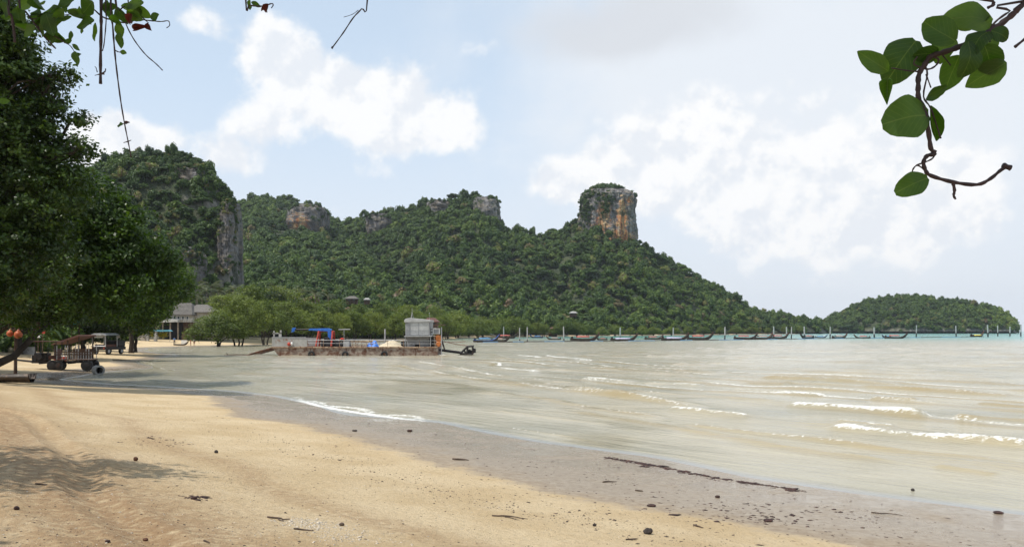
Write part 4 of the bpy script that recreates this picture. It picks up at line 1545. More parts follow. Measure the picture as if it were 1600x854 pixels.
def twig(paths, leaves, Y, root):
    """paths: list of (pixel points, radius px start, end); leaves: (px, py, length px, width px, angle deg, kind, mat, tilt)"""
    mb = MB()
    for pts, ra, rb in paths:
        P = []
        for i, p in enumerate(pts):
            yy = Y if len(p) == 2 else p[2]
            P.append(at(p[0], p[1], yy) - OFF)
        if pts[0][1] <= 2 and root is not None:
            P = [Vector(root(pts[0][0])) - OFF] + P
        # smooth the polyline
        S = []
        for i in range(len(P) - 1):
            p0, p1, p2, p3 = P[max(i - 1, 0)], P[i], P[i + 1], P[min(i + 2, len(P) - 1)]
            for k in range(4):
                t = k / 4
                S.append(.5 * ((2 * p1) + (p2 - p0) * t + (2 * p0 - 5 * p1 + 4 * p2 - p3) * t * t + (3 * p1 - p0 - 3 * p2 + p3) * t ** 3))
        S.append(P[-1])
        mb.tube(S, [(ra + (rb - ra) * i / (len(S) - 1)) / F * Y * (1 + .18 * math.sin(i * 2.1)) for i in range(len(S))], 7)
    o = mb.build('twig', M['stem'], near_tree, smooth=True)
    for j, (px, py, L_, W_, an, kind, mt, tilt) in enumerate(leaves):
        yy = Y + .05 * math.sin(j * 2.4)
        lo = link('leaf', leafm[kind, mt], o)
        s = yy / F
        lo.scale = (L_ * s / max(math.cos(math.radians(tilt)) ** .3, .5), W_ * s * 1.05, L_ * s)
        a = math.radians(an)
        ax = Vector((math.cos(a), .25 * math.sin(j), math.sin(a))).normalized()
        nrm = Vector((0, -1, 0))
        nrm = (Matrix.Rotation(math.radians(tilt), 3, ax) @ nrm)
        by_ = nrm.cross(ax).normalized()
        nz = ax.cross(by_).normalized()
        Mx = Matrix((ax, by_, nz)).transposed().to_4x4()
        c0 = at(px, py, yy) - OFF - ax * L_ * s * .5
        lo.matrix_local = Matrix.Translation(c0) @ Mx @ Matrix.Diagonal((*lo.scale, 1))
    return o


N_, R_ = 'nearleaf', 'redleaf'


def c2(pts):     # enlarged view of the spray on the right -> photograph pixels
    return [(1300 + a / 2.587, b / 2.587) for a, b in pts]


twig([([(1690, -70)] + c2([(776, 15), (735, 55), (690, 92), (640, 125), (570, 165), (500, 195), (440, 215), (400, 228), (375, 262), (352, 300), (348, 350), (350, 395), (375, 450), (390, 530), (400, 600), (418, 620), (385, 630), (370, 655), (378, 688), (400, 710), (490, 736), (585, 746), (640, 722), (690, 682), (722, 679)]), 5.0, 2.6),
      (c2([(776, 5), (720, 45), (660, 90), (630, 140), (640, 170)]), 2.0, 1.5), (c2([(655, -40), (650, 5), (655, 18), (630, 32)]), 3.2, 2.2), (c2([(790, 150), (740, 190)]), 2.0, 2.4),
      (c2([(400, 228), (430, 240), (420, 265), (390, 280), (350, 270), (330, 255), (345, 230)]), 1.6, 1.2), (c2([(378, 690), (345, 668), (325, 690), (335, 705)]), 1.2, 1.2), (c2([(418, 622), (400, 645), (340, 668)]), 1.3, 1.2),
      (c2([(490, 738), (495, 770), (492, 790), (500, 805)]), 2.8, 1.6), (c2([(375, 262), (385, 300), (370, 390), (400, 440), (440, 560)]), 1.4, 1.2), (c2([(352, 290), (300, 285), (240, 275)]), 1.2, 1.0), (c2([(690, 668), (722, 679)]), 4.2, 4.2),
      (c2([(440, 215), (480, 265)]), 1.2, 1.0), (c2([(380, 300), (400, 355)]), 1.2, 1.0)],
     [(1516, 29, 78, 46, 175, 'round', N_, 8), (1520, 36, 50, 30, 200, 'round2', N_, 30), (1468, 50, 56, 44, 140, 'round2', N_, -20), (1410, 92, 78, 58, 235, 'round', N_, 15), (1366, 97, 52, 30, 152, 'ovate', N_, -25), (1386, 142, 36, 20, 262, 'folded', N_, 30),
      (1489, 112, 52, 40, 250, 'ovate', N_, 12), (1513, 92, 54, 42, 265, 'round', N_, -15), (1545, 92, 48, 40, 300, 'round2', N_, 22), (1543, 116, 60, 40, 215, 'ovate', N_, -8), (1563, 54, 28, 24, 330, 'round', N_, 10), (1551, 68, 20, 18, 280, 'round', N_, 0),
      (1462, 145, 36, 22, 35, 'ovate2', N_, 30), (1418, 184, 70, 66, 190, 'round', N_, 5), (1459, 193, 58, 20, 290, 'folded', N_, 20), (1426, 288, 52, 36, 205, 'round', N_, 8), (1476, 74, 44, 36, 240, 'round', N_, 35), (1450, 85, 36, 30, 200, 'ovate', N_, -40), (1530, 62, 46, 36, 230, 'round', N_, 40)],
     2.45, lambda px: (2.45, 2.45, 4.45))

def more_leaves(n, boxes, seed):
    g_ = random.Random(seed)
    out = []
    for _ in range(n):
        x0, x1, y0, y1 = g_.choice(boxes)
        L0 = g_.uniform(16, 34)
        out.append((g_.uniform(x0, x1), g_.uniform(y0, y1), L0, L0 * g_.uniform(.45, .7), g_.uniform(180, 360), g_.choice(('ovate', 'ovate2', 'ovate', 'folded')), N_, g_.uniform(-45, 45)))
    return out


root_l = lambda px: ((px - 800) / F * 3.6, 3.62, 5.32)
twig([([(158, 0), (158, 40), (157, 90), (157, 131)], 2.5, 2.3), ([(165, 0), (166, 28), (163, 66), (160, 80)], 1.0, .8), ([(152, 113), (150, 106), (148, 104)], .8, .4), ([(157, 116), (164, 112), (165, 107)], 1.5, .6), ([(156, 116), (148, 118)], 1, .4), ([(158, 115), (163, 116)], 2, 1),
      ([(134, 0), (148, 16), (163, 28), (180, 32), (196, 36), (216, 31), (238, 33), (252, 34), (263, 33), (265, 40), (260, 44)], 1.4, .6), ([(181, 0), (196, 10), (214, 20), (230, 34)], 1.2, .7), ([(200, 0), (212, 16), (225, 30), (232, 36)], 1.0, .6)],
     [(132, 36, 34, 20, 188, 'ovate', N_, 10), (149, 50, 27, 11, 262, 'ovate2', N_, 25), (136, 12, 30, 26, 215, 'ovate', N_, -20), (187, 48, 24, 15, 285, 'ovate2', N_, -15), (222, 19, 26, 17, 320, 'ovate', N_, 18), (242, 26, 16, 14, 20, 'ovate2', N_, 0),
      (210, 26, 22, 16, 230, 'folded', R_, 20), (219, 44, 30, 11, 185, 'folded', R_, -15), (233, 42, 12, 10, 290, 'folded', R_, 10), (189, 24, 26, 20, 290, 'ovate', N_, 30), (204, 30, 16, 12, 260, 'folded', R_, 0), (168, 14, 28, 20, 275, 'ovate', N_, 30), (118, 20, 24, 14, 170, 'ovate2', N_, -25), (128, 49, 8, 6, 260, 'ovate2', N_, 10)] + more_leaves(14, [(120, 200, -4, 26), (170, 215, 5, 34)], 3),
     3.6, root_l)
twig([([(173, 0), (176, 40), (179, 78), (183, 115), (189, 160), (195, 195), (201, 225), (205, 246)], 1.6, .8), ([(179, 78), (184, 81), (189, 82)], 1.0, .7), ([(195, 193), (190, 194)], .8, .5), ([(196, 193), (202, 191)], 1.4, 1.0), ([(200, 221), (193, 223)], 1.0, .5), ([(200, 221), (205, 219)], 1.0, .5)],
     [(187, 63, 22, 14, 265, 'ovate', N_, 8), (193, 82, 10, 8, 345, 'ovate2', N_, 0), (187, 195, 15, 8, 180, 'ovate', N_, 12), (199, 192, 7, 5, 20, 'folded', R_, 0)], 3.6, root_l)
twig([([(180, 0), (190, 20), (200, 45), (212, 66), (228, 86), (244, 100), (254, 110)], 1.1, .8)], [], 3.65, root_l)
twig([([(13, 0), (18, 25), (22, 50), (23, 66)], 2.2, 2.0)], [(8, 12, 26, 20, 250, 'ovate', N_, 20), (28, 22, 20, 18, 280, 'ovate2', N_, -10), (6, 158, 15, 10, 10, 'ovate', N_, 10)], 3.5, root_l)
twig([([(30, 0), (40, 18), (55, 38), (70, 58), (87, 76)], 1.7, 1.3), ([(48, 30), (75, 28), (100, 24), (112, 22)], .9, .6), ([(56, 40), (88, 58), (100, 66), (110, 72), (118, 84)], .9, .6)],
     [(81, 17, 38, 18, 175, 'ovate', N_, 10), (82, 43, 50, 36, 200, 'ovate', N_, 25), (103, 6, 26, 17, 30, 'ovate2', N_, -15), (70, 34, 34, 24, 230, 'ovate', N_, -30), (111, 57, 18, 9, 275, 'ovate2', N_, 8), (118, 90, 20, 13, 280, 'ovate', N_, 12), (106, 65, 13, 9, 200, 'ovate2', N_, 0), (119, 74, 14, 8, 320, 'ovate2', N_, 20),
      (122, 88, 13, 7, 60, 'folded', N_, 0), (55, 20, 24, 16, 160, 'ovate', N_, 20), (100, 30, 24, 16, 200, 'ovate2', N_, 35), (92, 58, 22, 14, 160, 'ovate', N_, -35), (45, 48, 24, 18, 210, 'ovate', N_, 10)] + more_leaves(18, [(10, 110, -4, 34), (30, 90, 20, 60)], 4), 3.55, root_l)
twig([([(384, 0), (390, 8), (404, 10), (415, 9), (424, 6), (427, 8), (424, 13)], 1.3, .8), ([(415, 9), (412, 14), (408, 16)], 1, .6), ([(416, 12), (417, 20)], 1.6, .6)],
     [(389, 6, 12, 7, 250, 'ovate', N_, 10), (400, 7, 15, 8, 340, 'ovate', N_, 0), (417, 13, 14, 10, 240, 'folded', R_, 0), (391, 12, 8, 6, 270, 'ovate2', N_, 10), (412, 15, 9, 6, 200, 'folded', R_, 20)], 3.5, lambda px: ((px - 800) / F * 3.5, 3.5, 5.32))
twig([([(574, 0), (565, 14), (552, 28), (536, 52), (519, 75)], 1.2, .9), ([(560, 16), (550, 23), (537, 27)], .5, .4), ([(520, 73), (518.5, 76)], 1.6, 1.6)], [], 3.5, lambda px: ((px - 800) / F * 3.5, 3.5, 5.3))
# ================================================================== OBJECT MATERIALS
M['rusthull'] = paint('rusty_hull', (.36, .29, .23), .85, .3, 1.1, bump=.3, col2=(.12, .046, .024), c2amt=(.38, .64))
M['rust'] = paint('rust', (.11, .048, .026), .9, .5, 2.0, bump=.4, col2=(.05, .025, .018))
M['rubrail'] = paint('worn_rail', (.42, .30, .20), .85, .3, 1.5, bump=.3, col2=(.16, .07, .035), c2amt=(.46, .6))
M['bulwark'] = paint('grey_bulwark', (.40, .385, .355), .8, .2, .9, bump=.2, col2=(.22, .09, .045), c2amt=(.55, .68))
M['cabin'] = paint('weathered_cabin', (.30, .30, .30), .8, .18, 1.0, bump=.2, col2=(.17, .15, .135))
M['panel'] = paint('pale_panel', (.44, .435, .42), .7, .15, 1.4, bump=.15, col2=(.30, .29, .275))
M['dark'] = paint('black_and_shade', (.018, .018, .02), .8, .3, 2)  # near-black; stands for shade in hatch, porch and pipe, also on the generator
M['black'] = paint('black_iron', (.022, .020, .020), .6, .4, 4, bump=.3, col2=(.07, .03, .018))
M['blue'] = paint('blue_paint', (.035, .17, .60), .45, .2, 2.5, bump=.1, col2=(.5, .52, .55), c2amt=(.60, .68))
M['bluetarp'] = paint('blue_tarpaulin', (.05, .20, .66), .5, .25, 3, bump=.3)
M['red'] = paint('red_paint', (.46, .055, .03), .55, .3, 2.5, bump=.15, col2=(.20, .05, .03))
M['orange'] = paint('orange_paint', (.62, .20, .05), .55, .25, 2.5, bump=.15, col2=(.30, .12, .05))
M['white'] = paint('white_paint', (.74, .73, .70), .6, .12, 2, bump=.1, col2=(.50, .46, .41), c2amt=(.60, .72))
M['steel'] = paint('galvanised_steel', (.42, .42, .42), .45, .25, 4, metal=.3, col2=(.22, .12, .07), c2amt=(.58, .7))
M['grille'] = paint('grey_grille', (.28, .29, .31), .6, .2, 20)
M['sandheap'] = paint('heaped_sand', (.55, .46, .32), .95, .2, 6, bump=.6)
M['rope'] = paint('rope', (.22, .09, .07), .9, .3, 9)
M['concrete'] = paint('concrete', (.34, .33, .31), .9, .3, 1.5, bump=.4, col2=(.16, .15, .14))
M['wood'] = paint('dark_wood', (.085, .048, .030), .75, .4, 2.5, bump=.4, col2=(.17, .12, .085))
M['driftwood'] = paint('driftwood', (.105, .072, .052), .9, .5, 14, bump=.6)
M['rubber'] = paint('rubber', (.018, .018, .019), .8, .3, 6, bump=.3, col2=(.08, .065, .045))
M['tin'] = paint('tin_roof', (.115, .048, .034), .7, .3, 1.3, bump=.2, col2=(.12, .06, .045))
M['silver'] = paint('silver_paint', (.50, .50, .50), .4, .2, 3, metal=.4)
M['teal'] = paint('teal_sign', (.02, .25, .27), .5, .15, 3)
M['shingle'] = paint('grey_shingle', (.135, .122, .108), .9, .3, 3.0, bump=.6, col2=(.18, .16, .145))
M['plaster'] = paint('white_plaster', (.50, .48, .44), .85, .18, .8, bump=.1, col2=(.46, .43, .38))
M['stonewall'] = paint('garden_wall', (.38, .34, .29), .9, .3, 1.5, bump=.5, col2=(.20, .17, .14))
M['glass'] = paint('window_glass', (.03, .04, .045), .12, .2, 1, bump=0, spec=.6)
M['cyan'] = paint('blue_awning', (.10, .33, .42), .6, .15, 2)
M['yellowleaf'] = leafmat('yellow_leaves', [(0.0, (.16, .20, .03)), (.5, (.42, .34, .03)), (1.0, (.55, .42, .05))], 'OBJ', .3, 2.0)
M['skin'] = paint('skin', (.30, .17, .11), .6, .1, 6, bump=0)
M['hair'] = paint('hair', (.015, .012, .010), .6, .3, 20)
M['shirt_red'] = paint('red_shirt', (.62, .05, .03), .85, .15, 8)
M['shirt_white'] = paint('white_shirt', (.72, .72, .70), .85, .12, 8)
M['shirt_blue'] = paint('blue_shirt', (.06, .22, .55), .85, .15, 8)
M['trousers'] = paint('dark_trousers', (.03, .035, .05), .9, .2, 8)
M['shorts'] = paint('red_shorts', (.40, .06, .05), .9, .2, 8)
M['buoy'] = paint('orange_buoy', (.50, .12, .04), .5, .2, 3, bump=.1, col2=(.45, .10, .04))
M['rockstone'] = paint('dark_stone', (.055, .042, .036), .85, .5, 20, bump=.8)
M['weed'] = paint('drift_weed', (.050, .024, .020), .85, .6, 8, bump=.5, col2=(.12, .05, .035))
M['shell'] = paint('shell_grit', (.55, .47, .37), .8, .6, 40)
M['grit'] = paint('dark_grit', (.085, .06, .045), .9, .6, 30)
M['pinkcloth'] = paint('faded_pink_canopy', (.40, .23, .19), .85, .2, 2)
M['redcloth'] = paint('red_canopy', (.40, .10, .08), .85, .2, 2)
M['bluecloth'] = paint('blue_canopy', (.06, .20, .38), .85, .2, 2)
M['greycloth'] = paint('lilac_grey_canopy', (.42, .40, .50), .85, .2, 2)
M['yellowcloth'] = paint('yellow_canopy', (.70, .58, .12), .85, .2, 2)
M['boatwood'] = paint('boat_timber', (.050, .036, .028), .6, .4, 1.5, bump=.2, col2=(.16, .11, .075))
M['pontoon'] = paint('pontoon_blue', (.09, .24, .42), .6, .25, .6)
M['pole'] = paint('weathered_pole', (.40, .39, .37), .85, .25, 1.5, col2=(.22, .2, .18))
M['polefoot'] = paint('tarred_pole_foot', (.05, .048, .048), .8, .3, 2)


# ================================================================== PEOPLE
def person(name, label, loc, rz, joints, shirt, legs, scale=1.0, sleeves=True, group=None):
    """joints: dict of points; the body is grown with a Skin modifier, clothes are skins of their own"""
    o = empty(name, loc, rz, label=label, category='person')
    o.scale = (scale,) * 3
    if group:
        o['group'] = group
    J = joints

    def skin(nm, chains, mat, sub=1):
        vs, es, rs = [], [], []
        key = {}
        for ch in chains:
            prev = None
            for p, r in ch:
                k = tuple(round(c, 4) for c in p)
                if k not in key:
                    key[k] = len(vs)
                    vs.append(k)
                    rs.append(r)
                if prev is not None:
                    es.append((prev, key[k]))
                prev = key[k]
        me = bpy.data.meshes.new(nm)
        me.from_pydata(vs, es, [])
        ob = link(nm, me, o)
        ob.modifiers.new('skin', 'SKIN')
        ob.modifiers.new('sub', 'SUBSURF').levels = sub
        ob.modifiers['sub'].render_levels = sub
        for i, sv_ in enumerate(me.skin_vertices[0].data):
            r = rs[i]
            sv_.radius = (r, r) if not isinstance(r, tuple) else r
            sv_.use_root = (i == 0)
        me.materials.append(mat)
        ob.modifiers['skin'].use_smooth_shade = True
        return ob

    def fing(h, d):
        h, d = Vector(h), Vector(d)
        side = d.cross(Vector((0, 1, 0)))
        side = side.normalized() if side.length > .1 else Vector((1, 0, 0))
        out = []
        for k, (s, L_) in enumerate(((-.03, .07), (-.01, .085), (.01, .08), (.03, .065))):
            a = h + d * .075 + side * s
            out.append([(tuple(h + d * .04), .026), (tuple(a), .011), (tuple(a + d * L_ * .5 + Vector((0, -.008, 0))), .010), (tuple(a + d * L_ + Vector((0, -.022, 0))), .008)])
        out.append([(tuple(h + d * .02), .026), (tuple(h + d * .05 - side * .05), .011), (tuple(h + d * .085 - side * .055), .009)])
        return out
    pel, chest, neck, head = J['pelvis'], J['chest'], J['neck'], J['head']
    mid = tuple((Vector(pel) + Vector(chest)) / 2)
    body = [[(pel, (.155, .12)), (mid, (.135, .105)), (chest, (.165, .115)), (neck, .058), (tuple(Vector(neck) * .55 + Vector(head) * .45), .062), (head, (.085, .10)), (tuple(Vector(head) + (Vector(head) - Vector(neck)) * .42), .075)]]
    cl_s = [[(pel, (.165, .13)), (mid, (.155, .125)), (chest, (.18, .13)), (tuple(Vector(chest) * .4 + Vector(neck) * .6), .085)]]
    cl_l = [[(tuple(Vector(pel) + Vector((0, 0, .04))), (.17, .135)), (pel, (.17, .135))]]
    for s in ('l', 'r'):
        sh, el, ha = J['sh' + s], J['el' + s], J['ha' + s]
        d = (Vector(ha) - Vector(el)).normalized()
        body.append([(chest, (.165, .115)), (sh, .062), (el, .042), (ha, .030), (tuple(Vector(ha) + d * .02), .030), (tuple(Vector(ha) + d * .04), .026)])
        body += fing(ha, d)
        cl_s.append([(chest, (.18, .13)), (sh, .078), (tuple(Vector(sh) * .35 + Vector(el) * .65), .066)])
        hp, kn, an, to = J['hp' + s], J['kn' + s], J['an' + s], J['to' + s]
        body.append([(pel, (.155, .12)), (hp, .088), (kn, .058), (an, .040), (to, .036)])
        end = tuple(Vector(kn) * .1 + Vector(an) * .9) if legs == 'trousers' else kn
        cl_l.append([(pel, (.17, .135)), (hp, .102), (kn, .076)] + ([(end, .060)] if legs == 'trousers' else []))
    skin('body', body, M['skin'])
    skin('shirt', cl_s, M[shirt])
    skin(legs, cl_l, M[legs])
    hd = Vector(head)
    up = (hd - Vector(neck)).normalized()
    mb = MB()
    mb.ball(tuple(hd + up * .045 + Vector((0, .02, 0))), (.098, .112, .095), 12, 8)
    mb.build('hair', M['hair'], o, smooth=True)
    mb = MB()
    f = Vector((0, -1, 0)) if abs(up.z) > .5 else Vector((0, -.3, -.95))
    for s in (-1, 1):
        mb.ball(tuple(hd + f * .088 + Vector((.033 * s, 0, .01))), .012, 6, 4)
        mb.ball(tuple(hd + Vector((.09 * s, 0, 0))), (.014, .022, .032), 6, 4)
    mb.ball(tuple(hd + f * .105 - up * .02), (.014, .018, .022), 6, 4)
    mb.ball(tuple(hd + f * .092 - up * .055), (.026, .008, .007), 6, 4)
    mb.build('face', M['skin'], o, smooth=True)
    return o


STAND = dict(pelvis=(0, 0, .95), chest=(0, .01, 1.30), neck=(0, 0, 1.47), head=(0, -.02, 1.62), shl=(-.19, 0, 1.41), shr=(.19, 0, 1.41), ell=(-.26, .02, 1.13), elr=(.26, .03, 1.13), hal=(-.27, -.08, .88), har=(.26, -.10, .90),
             hpl=(-.09, 0, .88), hpr=(.09, 0, .88), knl=(-.11, -.03, .49), knr=(.11, .02, .49), anl=(-.12, 0, .08), anr=(.12, .06, .08), tol=(-.13, -.17, .03), tor=(.14, -.11, .03))
BEND = dict(pelvis=(0, 0, .86), chest=(.36, -.02, 1.02), neck=(.52, -.02, 1.02), head=(.66, -.03, .98), shl=(.42, -.19, 1.0), shr=(.42, .17, 1.0), ell=(.50, -.24, .74), elr=(.52, .20, .74), hal=(.62, -.20, .50), har=(.62, .16, .50),
            hpl=(-.02, -.09, .82), hpr=(-.02, .09, .82), knl=(.06, -.11, .46), knr=(.02, .11, .46), anl=(-.02, -.12, .07), anr=(-.06, .12, .07), tol=(.14, -.13, .03), tor=(.10, .13, .03))

# ================================================================== THE BARGE
BY = 116.0
K = F / BY
BX0 = (425 - 800) / K
barge = empty('work_barge', (BX0, BY, 0), label='rusty flat work barge with a two-storey grey cabin at its stern', category='barge')
bx = lambda p: (p - 425) / K
bz = lambda p: (555 - p) / K
Wd = 7.0
mb = MB()
L_ = bx(684)
mb.prism([(0, 1.12), (.35, .62), (1.15, -.35), (L_ - .3, -.35), (L_, .0), (L_, 1.12)], 0, Wd)
mb.build('hull', M['rusthull'], barge, bevel=.04)
mb = MB()
mb.box(-.05, L_ + .05, -.10, .06, 1.02, 1.20)
mb.box(-.05, L_ + .05, Wd - .06, Wd + .10, 1.02, 1.20)
mb.box(-.12, .06, -.1, Wd + .1, .98, 1.18)
mb.build('rubbing_strake', M['rubrail'], barge, bevel=.02)
MB().box(.07, L_ - .02, .07, Wd - .07, 1.10, 1.16).build('deck', M['rust'], barge)
for x in (5.2, 10.1, 15.0, 19.5):       # plating seams along the side
    MB().box(x, x + .07, -.035, .02, -.1, 1.01).build('plate_seam', M['rust'], barge)
for x, z in ((5.4, .15), (10.0, .12), (15.3, .15)):
    t = MB()
    for a in range(18):
        pass
    th = [2 * math.pi * i / 16 for i in range(17)]
    t.tube([(x + .36 * math.cos(a), -.20, z + .36 * math.sin(a)) for a in th], .13, 8, cap=False)
    t.build('tyre_fender', M['rubber'], barge, smooth=True)
# bow bulwark
mb = MB()
mb.prism([(0.0, 1.18), (0.0, 2.42), (4.55, 2.36), (4.75, 2.1), (4.75, 1.18)], .0, .10)
mb.build('bulwark', M['bulwark'], barge)
mb = MB()
mb.prism([(0.0, 1.18), (0.0, 2.42), (4.55, 2.36), (4.75, 2.1), (4.75, 1.18)], Wd - .1, Wd)
mb.build('bulwark', M['bulwark'], barge)
MB().box(-.03, 4.6, -.04, .15, 2.40, 2.50).build('bulwark_cap', M['steel'], barge)
mb = MB()
mb.box(.1, .28, 0.2, .4, 1.16, 3.35).box(.85, 1.0, .2, .4, 1.16, 3.05).box(1.0, 1.2, .2, .45, 2.4, 3.45)
mb.box(.0, 1.2, .2, .4, 2.95, 3.08)
mb.build('bow_post', M['bulwark'], barge)
MB().ball((2.35, -.18, 1.55), (.24, .18, .26), 12, 8).build('fender_ball', M['red'], barge, smooth=True)
MB().ball((2.72, -.14, 1.60), (.16, .14, .24), 12, 8).build('fender_ball', M['white'], barge, smooth=True)
# railings
for yv in (.08, Wd - .08):
    mb = MB()
    mb.tube([(4.75, yv, 2.10), (L_ - .2, yv, 2.02)], .035, 6).tube([(4.75, yv, 1.66), (L_ - .2, yv, 1.60)], .025, 6)
    mb.build('handrail', M['steel'], barge)
    for i in range(9):
        x = 4.8 + i * (L_ - 5.1) / 8
        MB().tube([(x, yv, 1.12), (x, yv, 2.08)], .035, 6).build('rail_post', M['rubrail'], barge)
# folded loader crane
cr = MB()
crane = empty('loader_crane', (0, 0, 0), label='x')
crane.parent = barge
del crane['label']
y0 = 3.0
p = lambda a, b_, yy=y0: (bx(a), yy, bz(b_))
MB().prism([(bx(474), bz(515.8)), (bx(476), bz(513)), (bx(506), bz(512.4)), (bx(512), bz(514.5)), (bx(509), bz(517.4)), (bx(476), bz(516))], y0 - .22, y0 + .22).build('boom', M['blue'], crane, bevel=.03)
MB().tube([p(450, 514.5), p(475, 514.5)], .12, 8).build('boom_extension', M['black'], crane)
MB().prism([(bx(447), bz(518.5)), (bx(448), bz(512)), (bx(453), bz(511)), (bx(453), bz(514)), (bx(450.5), bz(518))], y0 - .2, y0 + .2).build('boom_tip', M['blue'], crane)
MB().prism([(bx(505), bz(517.5)), (bx(511), bz(517.5)), (bx(510), bz(531)), (bx(506), bz(531))], y0 - .25, y0 + .25).build('column', M['blue'], crane, bevel=.03)
for a, b2 in ((488.5, 491.5), (513, 513.5)):
    m2 = MB()
    for yy in (y0 - 1.1, y0 + 1.1):
        m2.tube([(bx(a), yy, bz(541)), (bx(b2), yy + (y0 - yy) * .6, bz(517))], .13, 6)
    m2.tube([(bx(b2), y0 - .5, bz(517.5)), (bx(b2), y0 + .5, bz(517.5))], .11, 6)
    m2.build('outrigger', M['red'], crane)
MB().tube([p(489, 519), p(500, 516.8), p(507, 520)], .07, 6).build('hydraulic_hose', M['red'], crane)
mb = MB()
mb.box(bx(496), bx(515), 2.2, 4.0, 1.16, 2.05)
mb.box(bx(500), bx(508), 2.4, 3.8, 2.05, 2.45)
mb.lathe([(.42, 0), (.42, .5)], 14, (bx(520), 2.4, 1.6), 'Y')
mb.lathe([(.30, 0), (.30, .5)], 14, (bx(499), 2.0, 1.5), 'Y')
mb.box(bx(518), bx(541), 2.3, 3.6, 1.16, 1.75)
mb.box(bx(529), bx(540), 2.5, 3.4, 1.75, 2.1)
mb.build('winch_engine', M['black'], barge, bevel=.04)
MB().box(bx(535), bx(544), .6, 1.5, 1.16, 1.92).build('deck_box', M['panel'], barge, bevel=.02)
MB().tube([(bx(519), 4.2, bz(514.5)), (bx(538), 4.2, bz(514.2))], .05, 6).tube([(bx(528), 4.2, 1.2), (bx(528), 4.2, bz(514.5))], .04, 6).build('signal_bar', M['steel'], barge)
MB().lathe([(.13, 1.1), (.12, bz(513.5))], 10, (bx(591), 6.2, 0)).build('spud_post', M['pole'], barge)
# pipework across the middle of the deck
mb = MB()
for i in range(6):
    x = bx(548) + i * .62
    mb.tube([(x, 1.4, 1.16), (x, 1.4, 1.85)], .05, 6)
mb.tube([(bx(545), 1.4, 1.85), (bx(580), 1.4, 1.85)], .07, 6).tube([(bx(545), 1.4, 1.45), (bx(580), 1.4, 1.45)], .05, 6)
mb.build('pipe_rack', M['rubrail'], barge)


def heap(cx, cy, rx, ry, h, seed, n=30, m=12, peak=1.0):
    V_, Q_ = [], []
    for i in range(m + 1):
        t = i / m
        for k in range(n):
            a = 2 * math.pi * k / n
            V_.append((cx + rx * t * math.cos(a), cy + ry * t * math.sin(a), h * (1 - t ** peak)))
    V_ = np.array(V_)
    V_[:, 2] = V_[:, 2] * (1 + .5 * fbm(V_[:, 0] * 1.6 + seed, V_[:, 1] * 1.6, 3)) + .12 * fbm(V_[:, 0] * 5 + seed, V_[:, 1] * 5, 2) * (V_[:, 2] > .02)
    for i in range(m):
        for k in range(n):
            k2 = (k + 1) % n
            Q_.append((i * n + k, (i + 1) * n + k, (i + 1) * n + k2, i * n + k2))
    return V_, np.array(Q_)


v, q = heap(0, 0, 1.95, 2.2, 1.0, 2, peak=1.1)
link('sand_heap', mesh_np('sand_heap', v, q, M['sandheap'], smooth=True), None, (BX0 + bx(608), BY + 2.6, 1.165), label='pale heap of sand on the barge deck before the cabin', category='sand heap')
v, q = heap(0, 0, .95, .8, .72, 9, peak=2.2)
v[:, 2] += .16 * np.sin(v[:, 0] * 6 + 2 * v[:, 1]) * (v[:, 2] > .08)
link('blue_tarpaulin', mesh_np('blue_tarpaulin', v, q, M['bluetarp']), None, (BX0 + bx(580), BY + 1.9, 1.165), label='crumpled blue tarpaulin lying beside the sand heap', category='tarpaulin')
# cabin
cx0, cx1 = bx(632.5), bx(671)
cab = MB()
cab.box(cx0 + .08, cx1 - .1, 1.2, 5.2, 1.16, bz(525.5))
cab.build('cabin_lower_wall', M['cabin'], barge)
ow = MB().box(cx0, cx1, .55, 5.4, bz(524.5), bz(503)).build('cabin_upper_wall', M['cabin'], barge)
for (a, b_) in ((640.5, 652.5), (653.5, 669.5), (633.8, 639.5)):
    w1 = MB().box(bx(a), bx(b_), .50, .552, bz(522.5), bz(503.6)).build('wall_panel', M['panel' if a > 636 else 'cabin'], ow)
for zz in (516.5, 519.5):
    MB().box(bx(634), bx(670), .478, .50, bz(zz), bz(zz) + .045).build('wall_batten', M['grille'], ow)
for a in (639.8, 652.8, 670):
    MB().box(bx(a), bx(a) + .09, .47, .55, bz(524.4), bz(503)).build('wall_post', M['cabin'], ow)
rf = MB()
rf.prism([(cx0 - .12, bz(503.2)), (cx0 - .12, bz(499.5)), (cx0 + .12, bz(497.3)), (cx0 + .6, bz(496.3)), (cx1 - 1.0, bz(497.8)), (cx1 + .10, bz(499.4)), (cx1 + .10, bz(502.8))], .38, 5.6)
rf.build('cabin_roof', M['panel'], barge, bevel=.05)
MB().prism([(cx0 - .1, bz(525.6)), (cx0 - .1, bz(524.6)), (cx1 + .35, bz(524.2)), (cx1 + .35, bz(525.3))], -.1, 5.3).build('walkway_ledge', M['panel'], barge)
MB().box(bx(647), bx(654), 1.16, 1.202, bz(542), bz(537.5)).build('hatch', M['dark'], barge)  # near-black slab paints the unlit inside of the opening
for xx in (cx0 + .05, cx1 + .15):
    MB().tube([(xx, .05, 1.14), (xx, .05, bz(525.6))], .05, 6).build('ledge_post', M['steel'], barge)
mb = MB()
mb.tube([(bx(640), 2.5, bz(498)), (bx(640.6), 2.5, bz(480))], [.05, .025], 6)
mb.tube([(bx(638.6), 2.2, bz(498)), (bx(640.6), 2.5, bz(487))], .025, 5).tube([(bx(643), 2.8, bz(498)), (bx(640.6), 2.5, bz(487))], .025, 5)
mb.build('mast', M['pole'], barge)
MB().tube([(bx(667.5), 3, bz(499)), (bx(667.5), 3, bz(488))], .025, 6).box(bx(666.9), bx(668.1), 2.95, 3.05, bz(489), bz(487.5)).build('aerial', M['pole'], barge)
mb = MB()
